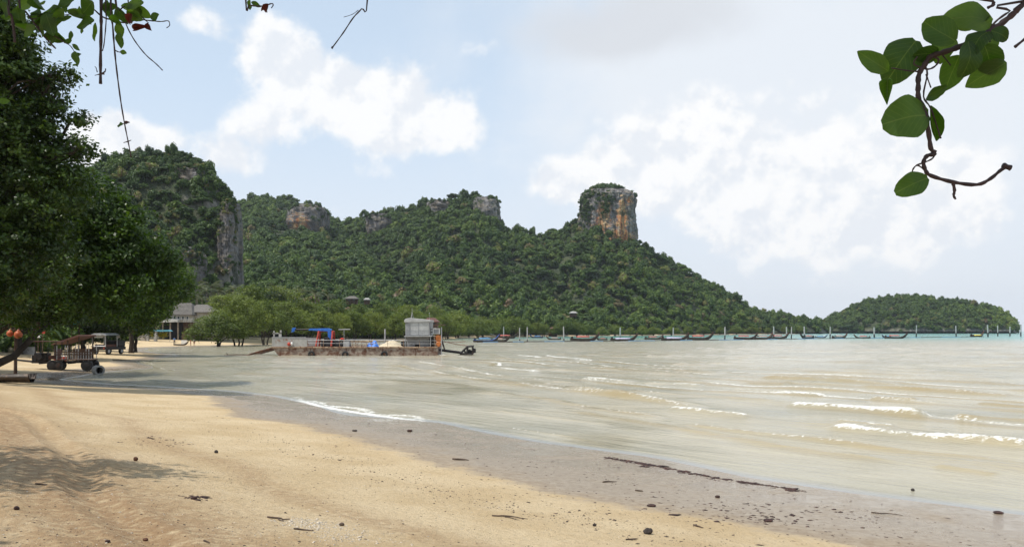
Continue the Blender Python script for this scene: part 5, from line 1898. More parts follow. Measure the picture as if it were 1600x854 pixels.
mb.box(bx(624), bx(631.5), 1.6, 3.2, 1.16, bz(533))
mb.tube([(bx(629), 1.3, 1.16), (bx(632), 1.3, bz(532))], .06, 6)
mb.build('generator', M['dark'], barge, bevel=.03)
ac = MB().box(bx(675), bx(685.5), 1.2, 2.1, bz(521.5), bz(512.2)).build('air_conditioner', M['white'], barge, bevel=.03)
MB().box(bx(676.5), bx(684.2), 1.17, 1.199, bz(520.3), bz(514)).build('grille', M['grille'], ac)
MB().box(bx(671), bx(676), 1.5, 1.9, bz(519), bz(517.8)).box(bx(671), bx(676), 1.5, 1.9, bz(514.5), bz(513.6)).build('bracket', M['black'], barge)
MB().box(bx(679.5), bx(688), .9, 1.7, bz(533.5), bz(523.3)).build('engine_cover', M['orange'], barge, bevel=.06)
MB().lathe([(.28, 0), (.36, .06), (.38, .3), (.36, .54), (.28, .6)], 16, (bx(684), .8, bz(537.5)), 'Y').build('drum', M['orange'], barge, smooth=False)
mb = MB()
mb.box(bx(669), bx(679), 1.3, 2.6, 1.16, bz(526))
mb.ball((bx(671.5), 1.0, bz(530.5)), .18, 8, 6).ball((bx(673), 1.1, bz(536)), .22, 8, 6)
mb.tube([(bx(689), 1.0, bz(531)), (bx(692), 1.0, bz(540)), (bx(694), 1.0, bz(547))], [.14, .12, .10], 7)
mb.build('stern_engine', M['black'], barge, bevel=.03)
MB().lathe([(.07, -.2), (.07, bz(510.5))], 8, (bx(689.3), .6, 0)).build('stern_post', M['steel'], barge)
MB().box(bx(689) - 1.0, bx(689) + .5, .3, 2.0, bz(507.6), bz(506.6)).build('stern_awning', M['tin'], barge)
MB().tube([(bx(678.2), .4, 1.1), (bx(678.2), .4, bz(523))], .05, 6).build('ledge_post', M['rubrail'], barge)
# long-tail drive and frame at the stern
mb = MB()
for yy in (2.2, 3.6):
    mb.tube([(bx(682), yy, bz(546.5)), (bx(700), yy, bz(549)), (bx(719), yy, bz(551.5))], .17, 6)
    mb.tube([(bx(717), yy, bz(553)), (bx(729), yy, bz(541.5)), (bx(738), yy, bz(541))], .13, 6)
    mb.tube([(bx(717), yy, bz(553)), (bx(736), yy, bz(554))], .13, 6)
    mb.tube([(bx(723), yy, bz(547.5)), (bx(727), yy, bz(553.5))], .09, 6)
    mb.tube([(bx(729), yy, bz(541.5)), (bx(728), yy, bz(553.5))], .11, 6)
    mb.tube([(bx(737), yy, bz(541)), (bx(737.5), yy, bz(553.5))], .11, 6)
for a, b_ in ((729, 541.5), (738, 541), (718, 553), (737, 553.5)):
    mb.tube([(bx(a), 2.2, bz(b_)), (bx(a), 3.6, bz(b_))], .10, 6)
mb.build('stern_frame', M['black'], barge)
MB().box(bx(737.8), bx(742), 2.2, 3.6, bz(551.5), bz(544.5)).build('stern_float', M['black'], barge, bevel=.08)
MB().lathe([(.10, -.25), (.42, -.2), (.42, .2), (.10, .25)], 14, (bx(732), 2.9, bz(551)), 'Y').build('stern_roller', M['rubber'], barge)
mb = MB()
mb.tube([(bx(692), 1.0, bz(534)), (bx(712), 2, bz(534.6)), (bx(726), 2.5, bz(533.5))], .035, 5)
mb.tube([(bx(692), 1.0, bz(533)), (bx(712), 2, bz(538)), (bx(737), 2.6, bz(541.5))], .045, 5)
mb.build('stay_rope', M['rope'], barge)
# bow ramp
mb = MB()
for yy in (1.0, 5.6):
    mb.tube([(0.05, yy, 1.05), (bx(402), yy, bz(549.2)), (bx(378), yy, -.12)], [.15, .14, .10], 6)
for i in range(8):
    t = .08 + i * .12
    xx = t * bx(378)
    mb.box(xx - .12, xx + .02, 1.0, 5.6, 1.05 - t * 1.17 - .03, 1.05 - t * 1.17 + .03)
mb.build('bow_ramp', M['rust'], barge)
MB().tube([(bx(380), 1.6, .04), (bx(362), 1.3, .06), (bx(346), 1.0, .03)], [.10, .12, .05], 7).tube([(bx(352), 1.1, .06), (bx(350), .9, .35)], .05, 5).build('floating_log', M['driftwood'], None, (BX0, BY, 0),
      label='waterlogged pole floating off the foot of the barge ramp', category='log')
person('person', 'person in a red shirt bending over machinery on the barge', (BX0 + bx(527), BY + 1.6, 1.165), 0, BEND, 'shirt_red', 'trousers', 1.12)

# ================================================================== MOORED LONGTAIL BOATS, POLES, FLOATING WALKWAY
def boat_hull(L_, W_, hb):
    n = 26
    V_, Q_ = [], []
    for i in range(n):
        t = i / (n - 1)
        x = (t - .5) * L_
        wd = W_ / 2 * (math.sin(math.pi * (.10 + .80 * t)) ** .75)
        if t > .86:
            wd *= max(.10, 1 - ((t - .86) / .14) * .9)
        sheer = .62 + .25 * (1 - t) ** 3 + hb * max(0, (t - .58) / .42) ** 2.4
        keel = -.22 + hb * .93 * max(0, (t - .68) / .32) ** 2.2
        x += .0
        for s, zz in ((-1, sheer), (-.86, sheer * .5 + keel * .5), (-.35, keel), (.35, keel), (.86, sheer * .5 + keel * .5), (1, sheer), (.9, sheer - .03), (.6, sheer * .35 + keel * .65 + .05), (-.6, sheer * .35 + keel * .65 + .05), (-.9, sheer - .03)):
            V_.append((x, s * wd, zz))
    m = 10
    for i in range(n - 1):
        for k in range(m):
            k2 = (k + 1) % m
            Q_.append((i * m + k, i * m + k2, (i + 1) * m + k2, (i + 1) * m + k))
    return np.array(V_), np.array(Q_)


hv, hq = boat_hull(10, 1.9, 2.3)
hull_me = mesh_np('hull', hv, hq, M['boatwood'], smooth=True)


def make_boat(cloth, ribbon=True, cover=False):
    o = empty('longtail_boat', (0, 0, 0))
    link('hull', hull_me, o)
    for s in (-1, 1):
        mb = MB()
        ids = [(i * 10 + (0 if s < 0 else 5)) for i in range(26)]
        mb.tube([tuple(hv[i] + np.array([0, s * .03, .02])) for i in ids], .055, 5)
        mb.build('gunwale', M[{'redcloth': 'wood', 'bluecloth': 'blue', 'yellowcloth': 'wood', 'pinkcloth': 'rust', 'greycloth': 'wood'}[cloth]], o)
    # canopy over the passengers
    mb = MB()
    n = 10
    pts = []
    for i in range(n + 1):
        a = math.pi * i / n
        pts.append((-math.cos(a) * 1.0, 1.18 + .42 * math.sin(a)) if not cover else (-math.cos(a) * .95, .62 + .55 * math.sin(a)))
    b0 = len(mb.v)
    xs_ = (-2.9, -1.5, 0, 1.4) if not cover else (-3.2, -1.5, .5, 2.2)
    for x in xs_:
        for yy, zz in pts:
            mb.v.append((x, yy, zz + random.uniform(-.05, .05)))
    for i in range(3):
        for k in range(n):
            a = i * (n + 1) + k
            mb.f.append((a, a + n + 1, a + n + 2, a + 1))
    cv = mb.build('canopy', M[cloth], o, smooth=True)
    md = cv.modifiers.new('thick', 'SOLIDIFY')
    md.thickness = .05
    if not cover:
        for x in (-2.8, 0, 1.3):
            for s in (-1, 1):
                MB().tube([(x, s * .88, .5), (x, s * .96, 1.22)], .03, 5).build('canopy_post', M['wood'], o)
    mb = MB()
    mb.box(-4.75, -4.05, -.28, .28, .75, 1.35)
    mb.lathe([(.16, -.2), (.16, .2)], 8, (-4.4, 0, 1.45), 'Y')
    mb.build('engine', M['black'], o, bevel=.04)
    MB().tube([(-4.7, 0, 1.05), (-6.4, .1, 1.75), (-7.6, .1, 2.1)], [.06, .05, .03], 6).build('propeller_shaft', M['steel'], o)
    tip = hv[-10]
    mb = MB()
    for k, (dz, dx) in enumerate(((-.25, -.18), (-.45, -.34))):
        mb.lathe([(.13, -.05), (.16, 0), (.13, .05)], 10, (tip[0] + dx, 0, tip[2] + dz + .05))
    mb.tube([(tip[0] - .2, 0, tip[2] - .3), (tip[0] - .1, .1, tip[2] - .8), (tip[0] - .15, .12, tip[2] - 1.1)], [.07, .05, .02], 5)
    mb.build('prow_ribbon', M['redcloth'], o)
    return o


bp = {c: make_boat(c, cover=(c in ('greycloth', 'yellowcloth'))) for c in ('redcloth', 'bluecloth', 'pinkcloth', 'greycloth', 'yellowcloth')}
bused = set()
cname = dict(redcloth='red', bluecloth='blue', pinkcloth='faded pink', greycloth='lilac-grey', yellowcloth='yellow')
boats = [  # px centre, waterline row, length px, canopy, bow side, own label or None
    (760, 534, 52, 'bluecloth', 1, 'longtail boat with a blue canopy nearest the barge stern'), (782, 533.0, 40, 'pinkcloth', 1, 'longtail boat with a pink canopy beside the blue one near the barge'),
    (792, 528.5, 44, 'redcloth', 1, None), (838, 527.5, 26, 'bluecloth', -1, None), (914, 532.0, 52, 'redcloth', 1, None), (975, 532.2, 50, 'greycloth', 1, None), (1022, 530, 36, 'redcloth', 1, None), (1055, 531.4, 52, 'greycloth', 1, None),
    (1094, 530.2, 48, 'redcloth', 1, None), (1165, 529.6, 42, 'redcloth', 1, None), (1193, 529.8, 44, 'pinkcloth', 1, None), (1217, 528.6, 36, 'redcloth', 1, None), (1261, 528.4, 36, 'redcloth', -1, None), (1312, 528.2, 36, 'pinkcloth', 1, None),
    (1347, 528.2, 28, 'redcloth', -1, None), (1400, 528.4, 38, 'redcloth', 1, 'longtail boat with a red canopy moored alone off the wooded headland'), (1527, 526.0, 38, 'yellowcloth', 1, 'longtail boat under a yellow cover off the end of the headland'), (1283, 527.4, 22, 'bluecloth', 1, None), (1385, 527.6, 24, 'bluecloth', -1, None), (865, 530.4, 26, 'pinkcloth', -1, None), (940, 531, 26, 'redcloth', -1, None),
]
for px, wl, ln, c, s, lab in boats:
    o = bp[c] if c not in bused else copy_tree(bp[c])
    bused.add(c)
    Yb = H * F / (wl - HZ)
    o.location = ((px - 800) / F * Yb, Yb, -.02)
    sc_ = ln / F * Yb / 11.5 * random.uniform(.92, 1.06)
    o.scale = (sc_, sc_ * .9, min(sc_, 1.15))
    o.rotation_euler = (0, 0, (0 if s > 0 else math.pi) + random.uniform(-.55, .55))
    o['label'] = lab or f'longtail boat with a {cname[c]} canopy moored along the floating walkway'
    o['category'] = 'boat'
    o['group'] = 'moored longtail boats'

pole_me = None
for px, tp_, bs in ((787, 511, 528), (812, 511, 532), (824, 511, 533.5), (881, 511, 531.5), (969, 511, 527), (1052, 511, 528), (1132.5, 509.5, 530.5), (1209, 510, 528), (1229, 509, 527.5), (1236.5, 509, 529.2), (1257, 509, 529.2), (1297, 508.5, 528.4), (1366, 509.5, 527.6),
                    (1431.6, 507.5, 526.4), (1494, 507, 526), (1543.7, 508, 525.8), (1559, 506.5, 525), (1578, 508.5, 524.8), (1595, 507, 525.2)):
    Yb = H * F / (bs - HZ)
    o = empty('mooring_pole', ((px - 800) / F * Yb, Yb, 0), label='tall slender mooring pole standing in the water along the floating walkway', category='pole', group='mooring poles')
    hh = (H + (HZ - tp_) / F * Yb) * random.uniform(.9, 1.05)
    dk = hh * (.35 if px > 1100 else .12)
    r_ = random.uniform(.8, 1.15) / F * Yb
    o.rotation_euler = (random.uniform(-.03, .03), random.uniform(-.03, .03), 0)
    MB().lathe([(r_, dk), (r_ * .95, hh), (r_ * .3, hh + .05)], 10).build('shaft', M['pole'], o, smooth=False)
    MB().lathe([(r_ * 1.06, -2.5), (r_ * 1.06, dk)], 10).build('foot', M['polefoot'], o)

wk = empty('floating_walkway', (0, 300, 0), label='long low floating walkway on blue pontoons past the moored boats', category='walkway')
wpts = [(742, 534.6), (800, 534.2), (880, 533.4), (980, 532.6), (1080, 531.6), (1180, 530.4), (1260, 529.2), (1330, 528.4), (1420, 527.2), (1500, 526.2), (1535, 525.8)]
WP = [Vector((*w0(a, b_), 0)) - Vector((0, 300, 0)) for a, b_ in wpts]
for i in range(len(WP) - 1):
    nseg = 5
    for k in range(nseg):
        a = WP[i].lerp(WP[i + 1], (k + .04) / nseg)
        b_ = WP[i].lerp(WP[i + 1], (k + .96) / nseg)
        d = (b_ - a).normalized()
        n_ = Vector((-d.y, d.x, 0)) * .8
        mb = MB()
        z0, z1 = -.2, .22
        mb.v = [tuple(a - n_ + Vector((0, 0, z0))), tuple(b_ - n_ + Vector((0, 0, z0))), tuple(b_ + n_ + Vector((0, 0, z0))), tuple(a + n_ + Vector((0, 0, z0))), tuple(a - n_ + Vector((0, 0, z1))), tuple(b_ - n_ + Vector((0, 0, z1))), tuple(b_ + n_ + Vector((0, 0, z1))), tuple(a + n_ + Vector((0, 0, z1)))]
        mb.f = [(0, 3, 2, 1), (4, 5, 6, 7), (0, 1, 5, 4), (1, 2, 6, 5), (2, 3, 7, 6), (3, 0, 4, 7)]
        mb.build('pontoon', M['pontoon' if (i * 5 + k) % 7 in (1, 2, 5) else 'boatwood'], wk)

# ================================================================== THE HOUSE BEHIND THE LANDING
HY = 208.0
KH = F / HY
hx = lambda p: (p - 285) / KH
hb = (at(285, 524, HY).x, HY, gz(at(285, 524, HY).x, HY))
hz_ = lambda p_: H + (HZ - p_) / KH - hb[2]
house = empty('beach_house', hb, label='two-storey white house with a grey shingled hip roof behind the landing', category='house')


def hip_roof(x0, x1, y0, y1, ze, zr, r0, r1, th=.22):
    """closed hip roof built of its slopes"""
    ym = (y0 + y1) / 2
    mb = MB()
    mb.v = [(x0, y0, ze), (x1, y0, ze), (x1, y1, ze), (x0, y1, ze), (r0, ym, zr), (r1, ym, zr), (x0, y0, ze - th), (x1, y0, ze - th), (x1, y1, ze - th), (x0, y1, ze - th)]
    mb.f = [(0, 1, 5, 4), (1, 2, 5), (2, 3, 4, 5), (3, 0, 4), (6, 9, 8, 7), (0, 6, 7, 1), (1, 7, 8, 2), (2, 8, 9, 3), (3, 9, 6, 0)]
    return mb


ro = hip_roof(hx(259), hx(303), -1.2, 9, hz_(491), hz_(472), hx(269), hx(290)).build('roof', M['shingle'], house)
hip_roof(hx(285), hx(329), 1.2, 8.6, hz_(487), hz_(474.5), hx(296), hx(313)).build('roof', M['shingle'], house)
for k in range(9):          # courses of shingle on the front slope
    t = (k + .5) / 9
    za, ya = hz_(491) + (hz_(472) - hz_(491)) * t, -1.2 + 5.1 * t
    xa, xb = hx(259) + (hx(269) - hx(259)) * t, hx(303) + (hx(290) - hx(303)) * t
    MB().box(xa + .05, xb - .05, ya - .05, ya + .12, za - .04, za + .07).build('shingle_course', M['shingle'], ro)
MB().box(hx(262), hx(300), 0, 8, hz_(503), hz_(491) - .2).build('upper_wall', M['plaster'], house)
MB().box(hx(300.1), hx(325), 2, 8, hz_(524), hz_(487) - .2).build('side_wall', M['plaster'], house)
MB().box(hx(264), hx(300), .6, 8, 0 - .4, hz_(503)).build('lower_wall', M['wood'], house)
for a in (265, 271, 277, 284, 291):
    f = MB().box(hx(a), hx(a + 4), -.06, .04, hz_(500.5), hz_(493.5)).build('window', M['white'], house)
    MB().box(hx(a) + .1, hx(a + 4) - .1, -.08, -.06, hz_(500.5) + .1, hz_(493.5) - .1).build('pane', M['glass'], f)
mb = MB()
mb.prism([(hx(247), hz_(503.5)), (hx(247), hz_(501.5)), (hx(252), hz_(497)), (hx(284), hz_(499)), (hx(284), hz_(503))], -2.6, 0)
mb.build('porch_roof', M['plaster'], house)
for a in (248, 259.5, 271, 283):
    MB().box(hx(a), hx(a) + .28, -2.4, -2.1, -.5, hz_(503.4)).build('porch_post', M['palebark'], house)
MB().box(hx(249), hx(284), -.02, .6, -.4, hz_(503.6)).build('porch_shade_wall', M['dark'], house)  # near-black sheet paints the shade under the porch roof
mb = MB()
for i in range(14):
    mb.box(hx(264) + i * .42, hx(264) + i * .42 + .07, -.62, -.55, hz_(503), hz_(498.6))
mb.box(hx(263.5), hx(264) + 6.1, -.64, -.53, hz_(498.7), hz_(498.1))
mb.build('balcony_rail', M['white'], house)

gw = empty('garden_wall', (hb[0] - 4.5, 196, gz(hb[0] - 4.5, 196)), label='pale garden wall with gate posts before the white house', category='wall')
MB().box(-6.5, .6, 0, .35, -.5, 1.15).build('wall', M['stonewall'], gw)
MB().box(-6.6, .7, -.05, .4, 1.15, 1.26).build('coping', M['concrete'], gw)
for x in (.75, 2.6):
    MB().box(x, x + .6, -.1, .5, -.5, 2.1).build('gate_post', M['concrete'], gw)
    MB().box(x - .06, x + .66, -.16, .56, 2.1, 2.22).build('post_cap', M['stonewall'], gw)
MB().prism([(-.2, -.5), (-.2, 1.3), (.9, 2.3), (.9, -.5)], .45, .7).build('wing_wall', M['plaster'], gw)
b = (at(243, 518, 197).x, 197.5, gz(at(243, 518, 197).x, 197.5) + .4)
make_tree('flowering_shrub', 'yellow-leaved shrub growing along the garden wall', b, [(-2.2, 0, 1.0, 1.3, .7, .6), (-.4, 0, 1.2, 1.3, .7, .65), (1.4, 0, 1.1, 1.2, .7, .6)], 170, 14, .22, .26, 88, 'yellowleaf', .08, .4, twigs=12, cat='shrub')
aw = empty('awning', (at(245, 512, 194).x, 194, gz(at(245, 512, 194).x, 194)), label='pale blue awning beside the white house', category='awning')
MB().prism([(-2.3, 2.45), (-1.9, 2.75), (1.6, 2.75), (2.0, 2.45), (1.9, 2.38), (-2.2, 2.38)], 2.2, 4.2).build('canopy', M['cyan'], aw)
for x in (-2.0, 1.7):
    MB().tube([(x, 3.2, -.3), (x, 3.2, 2.4)], .05, 6).build('post', M['steel'], aw)
# arched board, small boat and people at the landing
sp_ = at(287.5, 522, 190)
sg = empty('arched_board', (sp_.x, 190, gz(sp_.x, 190)), label='brown arched board on a white base beside the house porch', category='board')
pts_ = [(-.55, .9)] + [(-.55 + 1.1 * t, 1.9 + .75 * math.sin(math.pi * t)) for t in np.linspace(0, 1, 9)] + [(.55, .9)]
MB().prism(pts_, 0, .12).build('panel', M['wood'], sg)
MB().box(-.62, .62, -.05, .2, -.4, .9).build('base', M['white'], sg)
sb = link('rowing_boat', hull_me, None, (at(283, 528, 184).x, 184, gz(at(283, 528, 184).x, 184) + .12))
sb.scale = (.32, .5, .32)
sb['label'] = 'small dark boat drawn up on the sand before the arched board'
sb['category'] = 'boat'
for px, py, Y_, sh_, lg, lab, rz in ((303.5, 527, 186, 'shirt_white', 'shorts', 'person in a white shirt standing on the landing', .6), (298, 528, 184, 'shirt_red', 'shorts', 'person in a red shirt standing on the landing', -1.2), (272.5, 527, 188, 'shirt_blue', 'trousers', 'person in a blue shirt standing before the porch', .2)):
    q_ = at(px, py, Y_)
    person('person', lab, (q_.x, Y_, gz(q_.x, Y_)), rz, STAND, sh_, lg, .92)

# houses half hidden in the woods
def hut(px, py, Y, wpx, hpx, roofmat, wallmat, label, hip=True, name='hillside_house'):
    p0 = at(px, py, Y)
    o = empty(name, (p0.x, Y, p0.z), label=label, category='house')
    wv_, hv_ = wpx / F * Y, hpx / F * Y
    MB().box(-wv_ / 2 * .82, wv_ / 2 * .82, 0, wv_ * .6, -1.5, hv_ * .5).build('wall', M[wallmat], o)
    hip_roof(-wv_ / 2, wv_ / 2, -wv_ * .12, wv_ * .72, hv_ * .5, hv_, -wv_ * .22, wv_ * .22, .3).build('roof', M[roofmat], o)
    for x in (-.25, .12):
        f = MB().box(wv_ * x, wv_ * (x + .14), -.05, .05, hv_ * .08, hv_ * .4).build('window', M['glass'], o)
    return o


hut(549, 470, 395, 20, 8, 'shingle', 'wood', 'grey-roofed house half hidden in the jungle slope')
hut(573, 470, 392, 10, 5, 'concrete', 'wood', 'small pale-roofed house beside the grey-roofed one in the jungle')
hut(896, 491, 565, 13, 5, 'concrete', 'wood', 'small pale-roofed house alone low on the jungle slope')
hut(673, 508, 268, 26, 12, 'tin', 'wood', 'red-roofed house showing behind the barge cabin')
hut(1270, 506, 985, 14, 6, 'concrete', 'wood', 'pale-roofed house on the spit before the headland')
pv = empty('tiered_pavilion', (at(864, 525, 462).x, 462, .3), label='dark red tiered pavilion at the waterline below the ridge', category='pavilion')
s_ = 462 / F
for i, (wv_, z0, z1) in enumerate(((16, 0, 4), (12, 5, 8), (10, 9, 12))):
    MB().box(-wv_ / 2 * s_ * .8, wv_ / 2 * s_ * .8, 0, wv_ * s_ * .7, z0 * s_ - .4, z1 * s_).build('tier', M['wood'], pv)
    hip_roof(-wv_ / 2 * s_, wv_ / 2 * s_, -.6, wv_ * s_ * .7 + .6, z1 * s_, (z1 + 2.2) * s_, -wv_ / 4 * s_, wv_ / 4 * s_, .15).build('roof', M['tin'], pv)

# ================================================================== VEHICLES AND THINGS UNDER THE TREES ON THE LEFT
FY = 70.0
KF = F / FY
fp = at(112, 568, FY)
fg = gz(fp.x, FY)
truck = empty('farm_truck', (fp.x, FY, fg), .12, label='dark flatbed farm truck with a stake bed parked on the sand', category='truck')


def wheel(parent, x, y, r, w_, nm='wheel'):
    o = MB().lathe([(r * .55, -w_ / 2), (r * .92, -w_ / 2), (r, -w_ * .3), (r, w_ * .3), (r * .92, w_ / 2), (r * .55, w_ / 2)], 22, (x, y, r - .03), 'Y').build(nm, M['rubber'], parent)
    MB().lathe([(r * .12, -w_ / 2 - .03), (r * .5, -w_ / 2 - .015), (r * .56, -w_ / 2 + .02), (r * .56, w_ / 2 - .02), (r * .5, w_ / 2 + .015), (r * .12, w_ / 2 + .03)], 16, (x, y, r - .03), 'Y').build('rim', M['black'], o)
    return o


for x, y, r in ((-1.15, -.75, .46), (-1.15, .75, .46), (-.72, -.75, .44), (1.45, -.72, .46), (1.45, .72, .46)):
    wheel(truck, x, y, r, .30)
mb = MB()
for y in (-.45, .45):
    mb.box(-2.9, 1.75, y - .06, y + .06, .62, .78)
for x in (-2.2, -1.15, 0, 1.45):
    mb.box(x - .05, x + .05, -.75, .75, .55, .66)
mb.build('chassis', M['black'], truck)
for i in range(7):
    MB().box(-.95, 1.75, -.88 + i * .255, -.88 + i * .255 + .235, .86, .93).build('bed_plank', M['wood'], truck)
for y in (-.86, .84):
    for i in range(7):
        x = -.85 + i * .41
        MB().box(x, x + .045, y, y + .045, .80, 2.05 if i % 2 == 0 else 1.5).build('stake', M['steel'], truck)
    for z in (1.28, 1.48):
        MB().box(-.9, 1.72, y - .03, y + .0, z, z + .06).build('side_rail', M['wood'], truck)
mb = MB()
mb.box(-2.75, -1.75, -.45, .45, .80, 1.45)
mb.box(-2.95, -2.72, -.38, .38, .75, 1.3)
mb.lathe([(.28, -.1), (.28, .1)], 14, (-2.3, -.5, 1.15), 'Y')
mb.build('engine', M['black'], truck, bevel=.05)
MB().box(-1.6, -1.0, -.55, .55, .93, 1.25).box(-1.1, -.98, -.55, .55, 1.25, 1.75).build('seat', M['tin'], truck, bevel=.05)
th = [2 * math.pi * i / 18 for i in range(19)]
mb = MB()
mb.tube([(-1.9, 0, 1.3), (-1.72, 0, 1.75)], .03, 6)
mb.tube([(-1.72 + .10 * math.cos(a), .24 * math.sin(a), 1.75 + .12 * math.cos(a) * -1) for a in th], .025, 6, cap=False)
mb.build('steering_wheel', M['black'], truck)
mb = MB()
for x, y in ((-2.6, -.5), (-2.6, .5), (-.98, -.6), (-.98, .6)):
    mb.tube([(x, y, .8), (x, y, 2.35)], .035, 6)
mb.build('roof_frame', M['black'], truck)
MB().box(-2.8, -.8, -.75, .75, 2.35, 2.42).build('cab_roof', M['tin'], truck)
MB().tube([(-2.9, 0, .72), (-4.1, 0, .86), (-4.7, 0, .92)], [.09, .08, .07], 7).build('drawbar', M['black'], truck)
MB().lathe([(.09, -.02), (.11, 0), (.09, .02)], 12, (-2.98, .25, 1.1), 'X').lathe([(.09, -.02), (.11, 0), (.09, .02)], 12, (-2.98, -.25, 1.1), 'X').build('headlight', M['white'], truck)

hp_ = at(106, 548, 86)
hut_ = empty('thatch_hut', (hp_.x, 86, gz(hp_.x, 86)), .05, label='open beach hut with a brown tin roof behind the farm truck', category='hut')
s_ = 86 / F
MB().prism([(-22 * s_, 27 * s_), (18 * s_, 41 * s_), (20 * s_, 40 * s_), (20 * s_, 38.6 * s_), (-22 * s_, 25.6 * s_)], -.4, 3.6).build('roof', M['tin'], hut_)
for x in (-20, 0, 17):
    for y in (0, 3.2):
        MB().tube([(x * s_, y, -.4), (x * s_, y, (33 + x * .33) * s_)], .07, 7).build('post', M['bark'], hut_)
MB().box(-14 * s_, 17 * s_, 3.1, 3.16, -.3, 1.2).build('back_wall', M['wood'], hut_)
for i in range(9):
    MB().box((-12 + i * 3.2) * s_, (-11.2 + i * 3.2) * s_, -.05, 0, .1, .95).build('fence_slat', M['palebark'], hut_)
MB().box(-13 * s_, 15 * s_, -.06, -.01, .7, .78).build('fence_rail', M['palebark'], hut_)
sn = empty('teal_signboard', (at(117, 503, 92).x, 92, gz(at(117, 503, 92).x, 92)), label='plain teal signboard on posts above the brown hut roof', category='sign')
zt = H + (HZ - 503) / F * 92 - sn.location.z
MB().box(-.48, .48, 0, .06, zt - .24, zt + .24).build('board', M['teal'], sn)
MB().box(-.52, .52, -.02, .08, zt + .24, zt + .29).build('board_edge', M['white'], sn)
for x in (-.4, .4):
    MB().tube([(x, .12, -.4), (x, .12, zt + .2)], .04, 6).build('post', M['wood'], sn)

# canopied pickup seen from behind
SY = 108.0
sp_ = at(157, 546, SY)
sg_ = gz(sp_.x, SY)
st = empty('canopied_truck', (sp_.x, SY, sg_), -.18, label='small passenger truck with a silver canopy roof seen from behind', category='truck')
for x in (-.85, .85):
    for y in (0.3, 2.9):
        o = MB().lathe([(.2, -.13), (.36, -.13), (.40, -.08), (.40, .08), (.36, .13), (.2, .13)], 20, (x, y, .38), 'X').build('wheel', M['rubber'], st)
        MB().lathe([(.05, -.15), (.21, -.14), (.21, .14), (.05, .15)], 14, (x, y, .38), 'X').build('rim', M['steel'], o)
MB().box(-.95, .95, -.4, 3.8, .55, .95).build('body', M['black'], st, bevel=.06)
MB().box(-.95, .95, 2.2, 3.7, .95, 1.75).build('cab', M['black'], st, bevel=.12)
mb = MB()
for s in (-1, 1):
    for y in (-.3, 2.0):
        mb.tube([(s * .92, y, .95), (s * .92, y, 2.35)], .05, 7)
mb.tube([(-.92, -.3, 1.05), (.92, -.3, 1.05)], .05, 7).tube([(-.92, -.3, 2.3), (.92, -.3, 2.3)], .06, 7)
mb.build('canopy_frame', M['silver'], st)
mb = MB()
mb.prism([(-1.12, 2.38), (-1.0, 2.50), (-.5, 2.68), (.5, 2.68), (1.0, 2.50), (1.12, 2.38)], -.5, 2.3)
mb.build('canopy_roof', M['silver'], st)
MB().box(-.6, .55, -.36, -.30, 2.12, 2.20).build('rear_light_bar', M['white'], st)
for s in (-1, 1):
    MB().box(s * .62 - .22, s * .62 + .22, .0, 2.0, .95, 1.25).build('bench', M['tin'], st)
    MB().box(s * .8 - .08, s * .8 + .08, -.44, -.40, .72, .88).build('tail_light', M['red'], st)
MB().tube([(-.95, 2.9, 1.5), (-1.25, 2.9, 1.55)], .03, 6).ball((-1.3, 2.9, 1.6), (.08, .05, .12), 8, 6).build('mirror', M['white'], st)

# concrete pipe at the water's edge
pg_ = ground_px(153, 584)
cp = empty('concrete_pipe', pg_, -.85, label='short concrete pipe lying on the wet sand at the water edge', category='pipe')
R0 = .36
mb = MB()
mb.lathe([(R0 * .72, -.42), (R0, -.42), (R0 * 1.02, .36), (R0 * 1.1, .38), (R0 * 1.1, .46), (R0 * .72, .46), (R0 * .72, -.38)], 24, (0, 0, R0 * .85), 'X')
mb.f = mb.f[:-2]
mb.build('pipe', M['concrete'], cp, smooth=False)
MB().lathe([(R0 * .70, -.30), (R0 * .70, -.28)], 20, (0, 0, R0 * .85), 'X').build('pipe_shade_disc', M['dark'], cp)  # near-black disc added to paint the dark inside of the pipe

# orange buoys on a mooring post, beached boat, concrete tub, small signs
bpz = at(24, 560, 58)
pst = empty('buoy_post', (bpz.x, 58, gz(bpz.x, 58)), label='dark timber post with a crossbar carrying two orange buoys', category='post')
zt = at(24, 522, 58).z - pst.location.z
MB().tube([(0, 0, -.4), (.03, 0, zt + .45)], [.12, .09], 8).build('post', M['wood'], pst)
MB().tube([(-.5, 0, zt + .3), (.5, 0, zt + .28)], .05, 7).build('crossbar', M['wood'], pst)
for x, dz, lab in ((-.26, .05, 'smaller round orange buoy hanging from the timber post'), (.30, -.02, 'larger round orange buoy hanging from the timber post')):
    q_ = pst.location + Vector((x, -.18, zt + dz))
    r_ = .22 if x < 0 else .27
    bo = empty('orange_buoy', q_, label=lab, category='buoy')
    MB().lathe([(.03, -r_), (r_ * .5, -r_ * .87), (r_ * .87, -r_ * .5), (r_, 0), (r_ * .87, r_ * .5), (r_ * .5, r_ * .87), (.06, r_), (.06, r_ + .06)], 18).build('float', M['buoy'], bo, smooth=True)
    MB().tube([(0, 0, r_), (0, .1, r_ + .2), (0, .17, .35)], .018, 5).build('rope', M['rope'], bo)
bh = at(-22, 592, 50)
bo = empty('beached_boat', (bh.x, 50, gz(bh.x, 50) + .1), 2.95, label='dark wooden boat hauled up under the shade trees', category='boat')
h2 = link('hull', hull_me, bo)
h2.scale = (.62, .9, .48)
for x in (-1.6, -.4, .8):
    MB().box(x - .13, x + .13, -.66, .66, .20, .24).build('thwart', M['wood'], bo)
tbp = ground_px(46, 553)
tb_ = empty('concrete_tub', (tbp.x, tbp.y, tbp.z), label='round grey concrete tub standing beside the leaning trunk', category='tub')
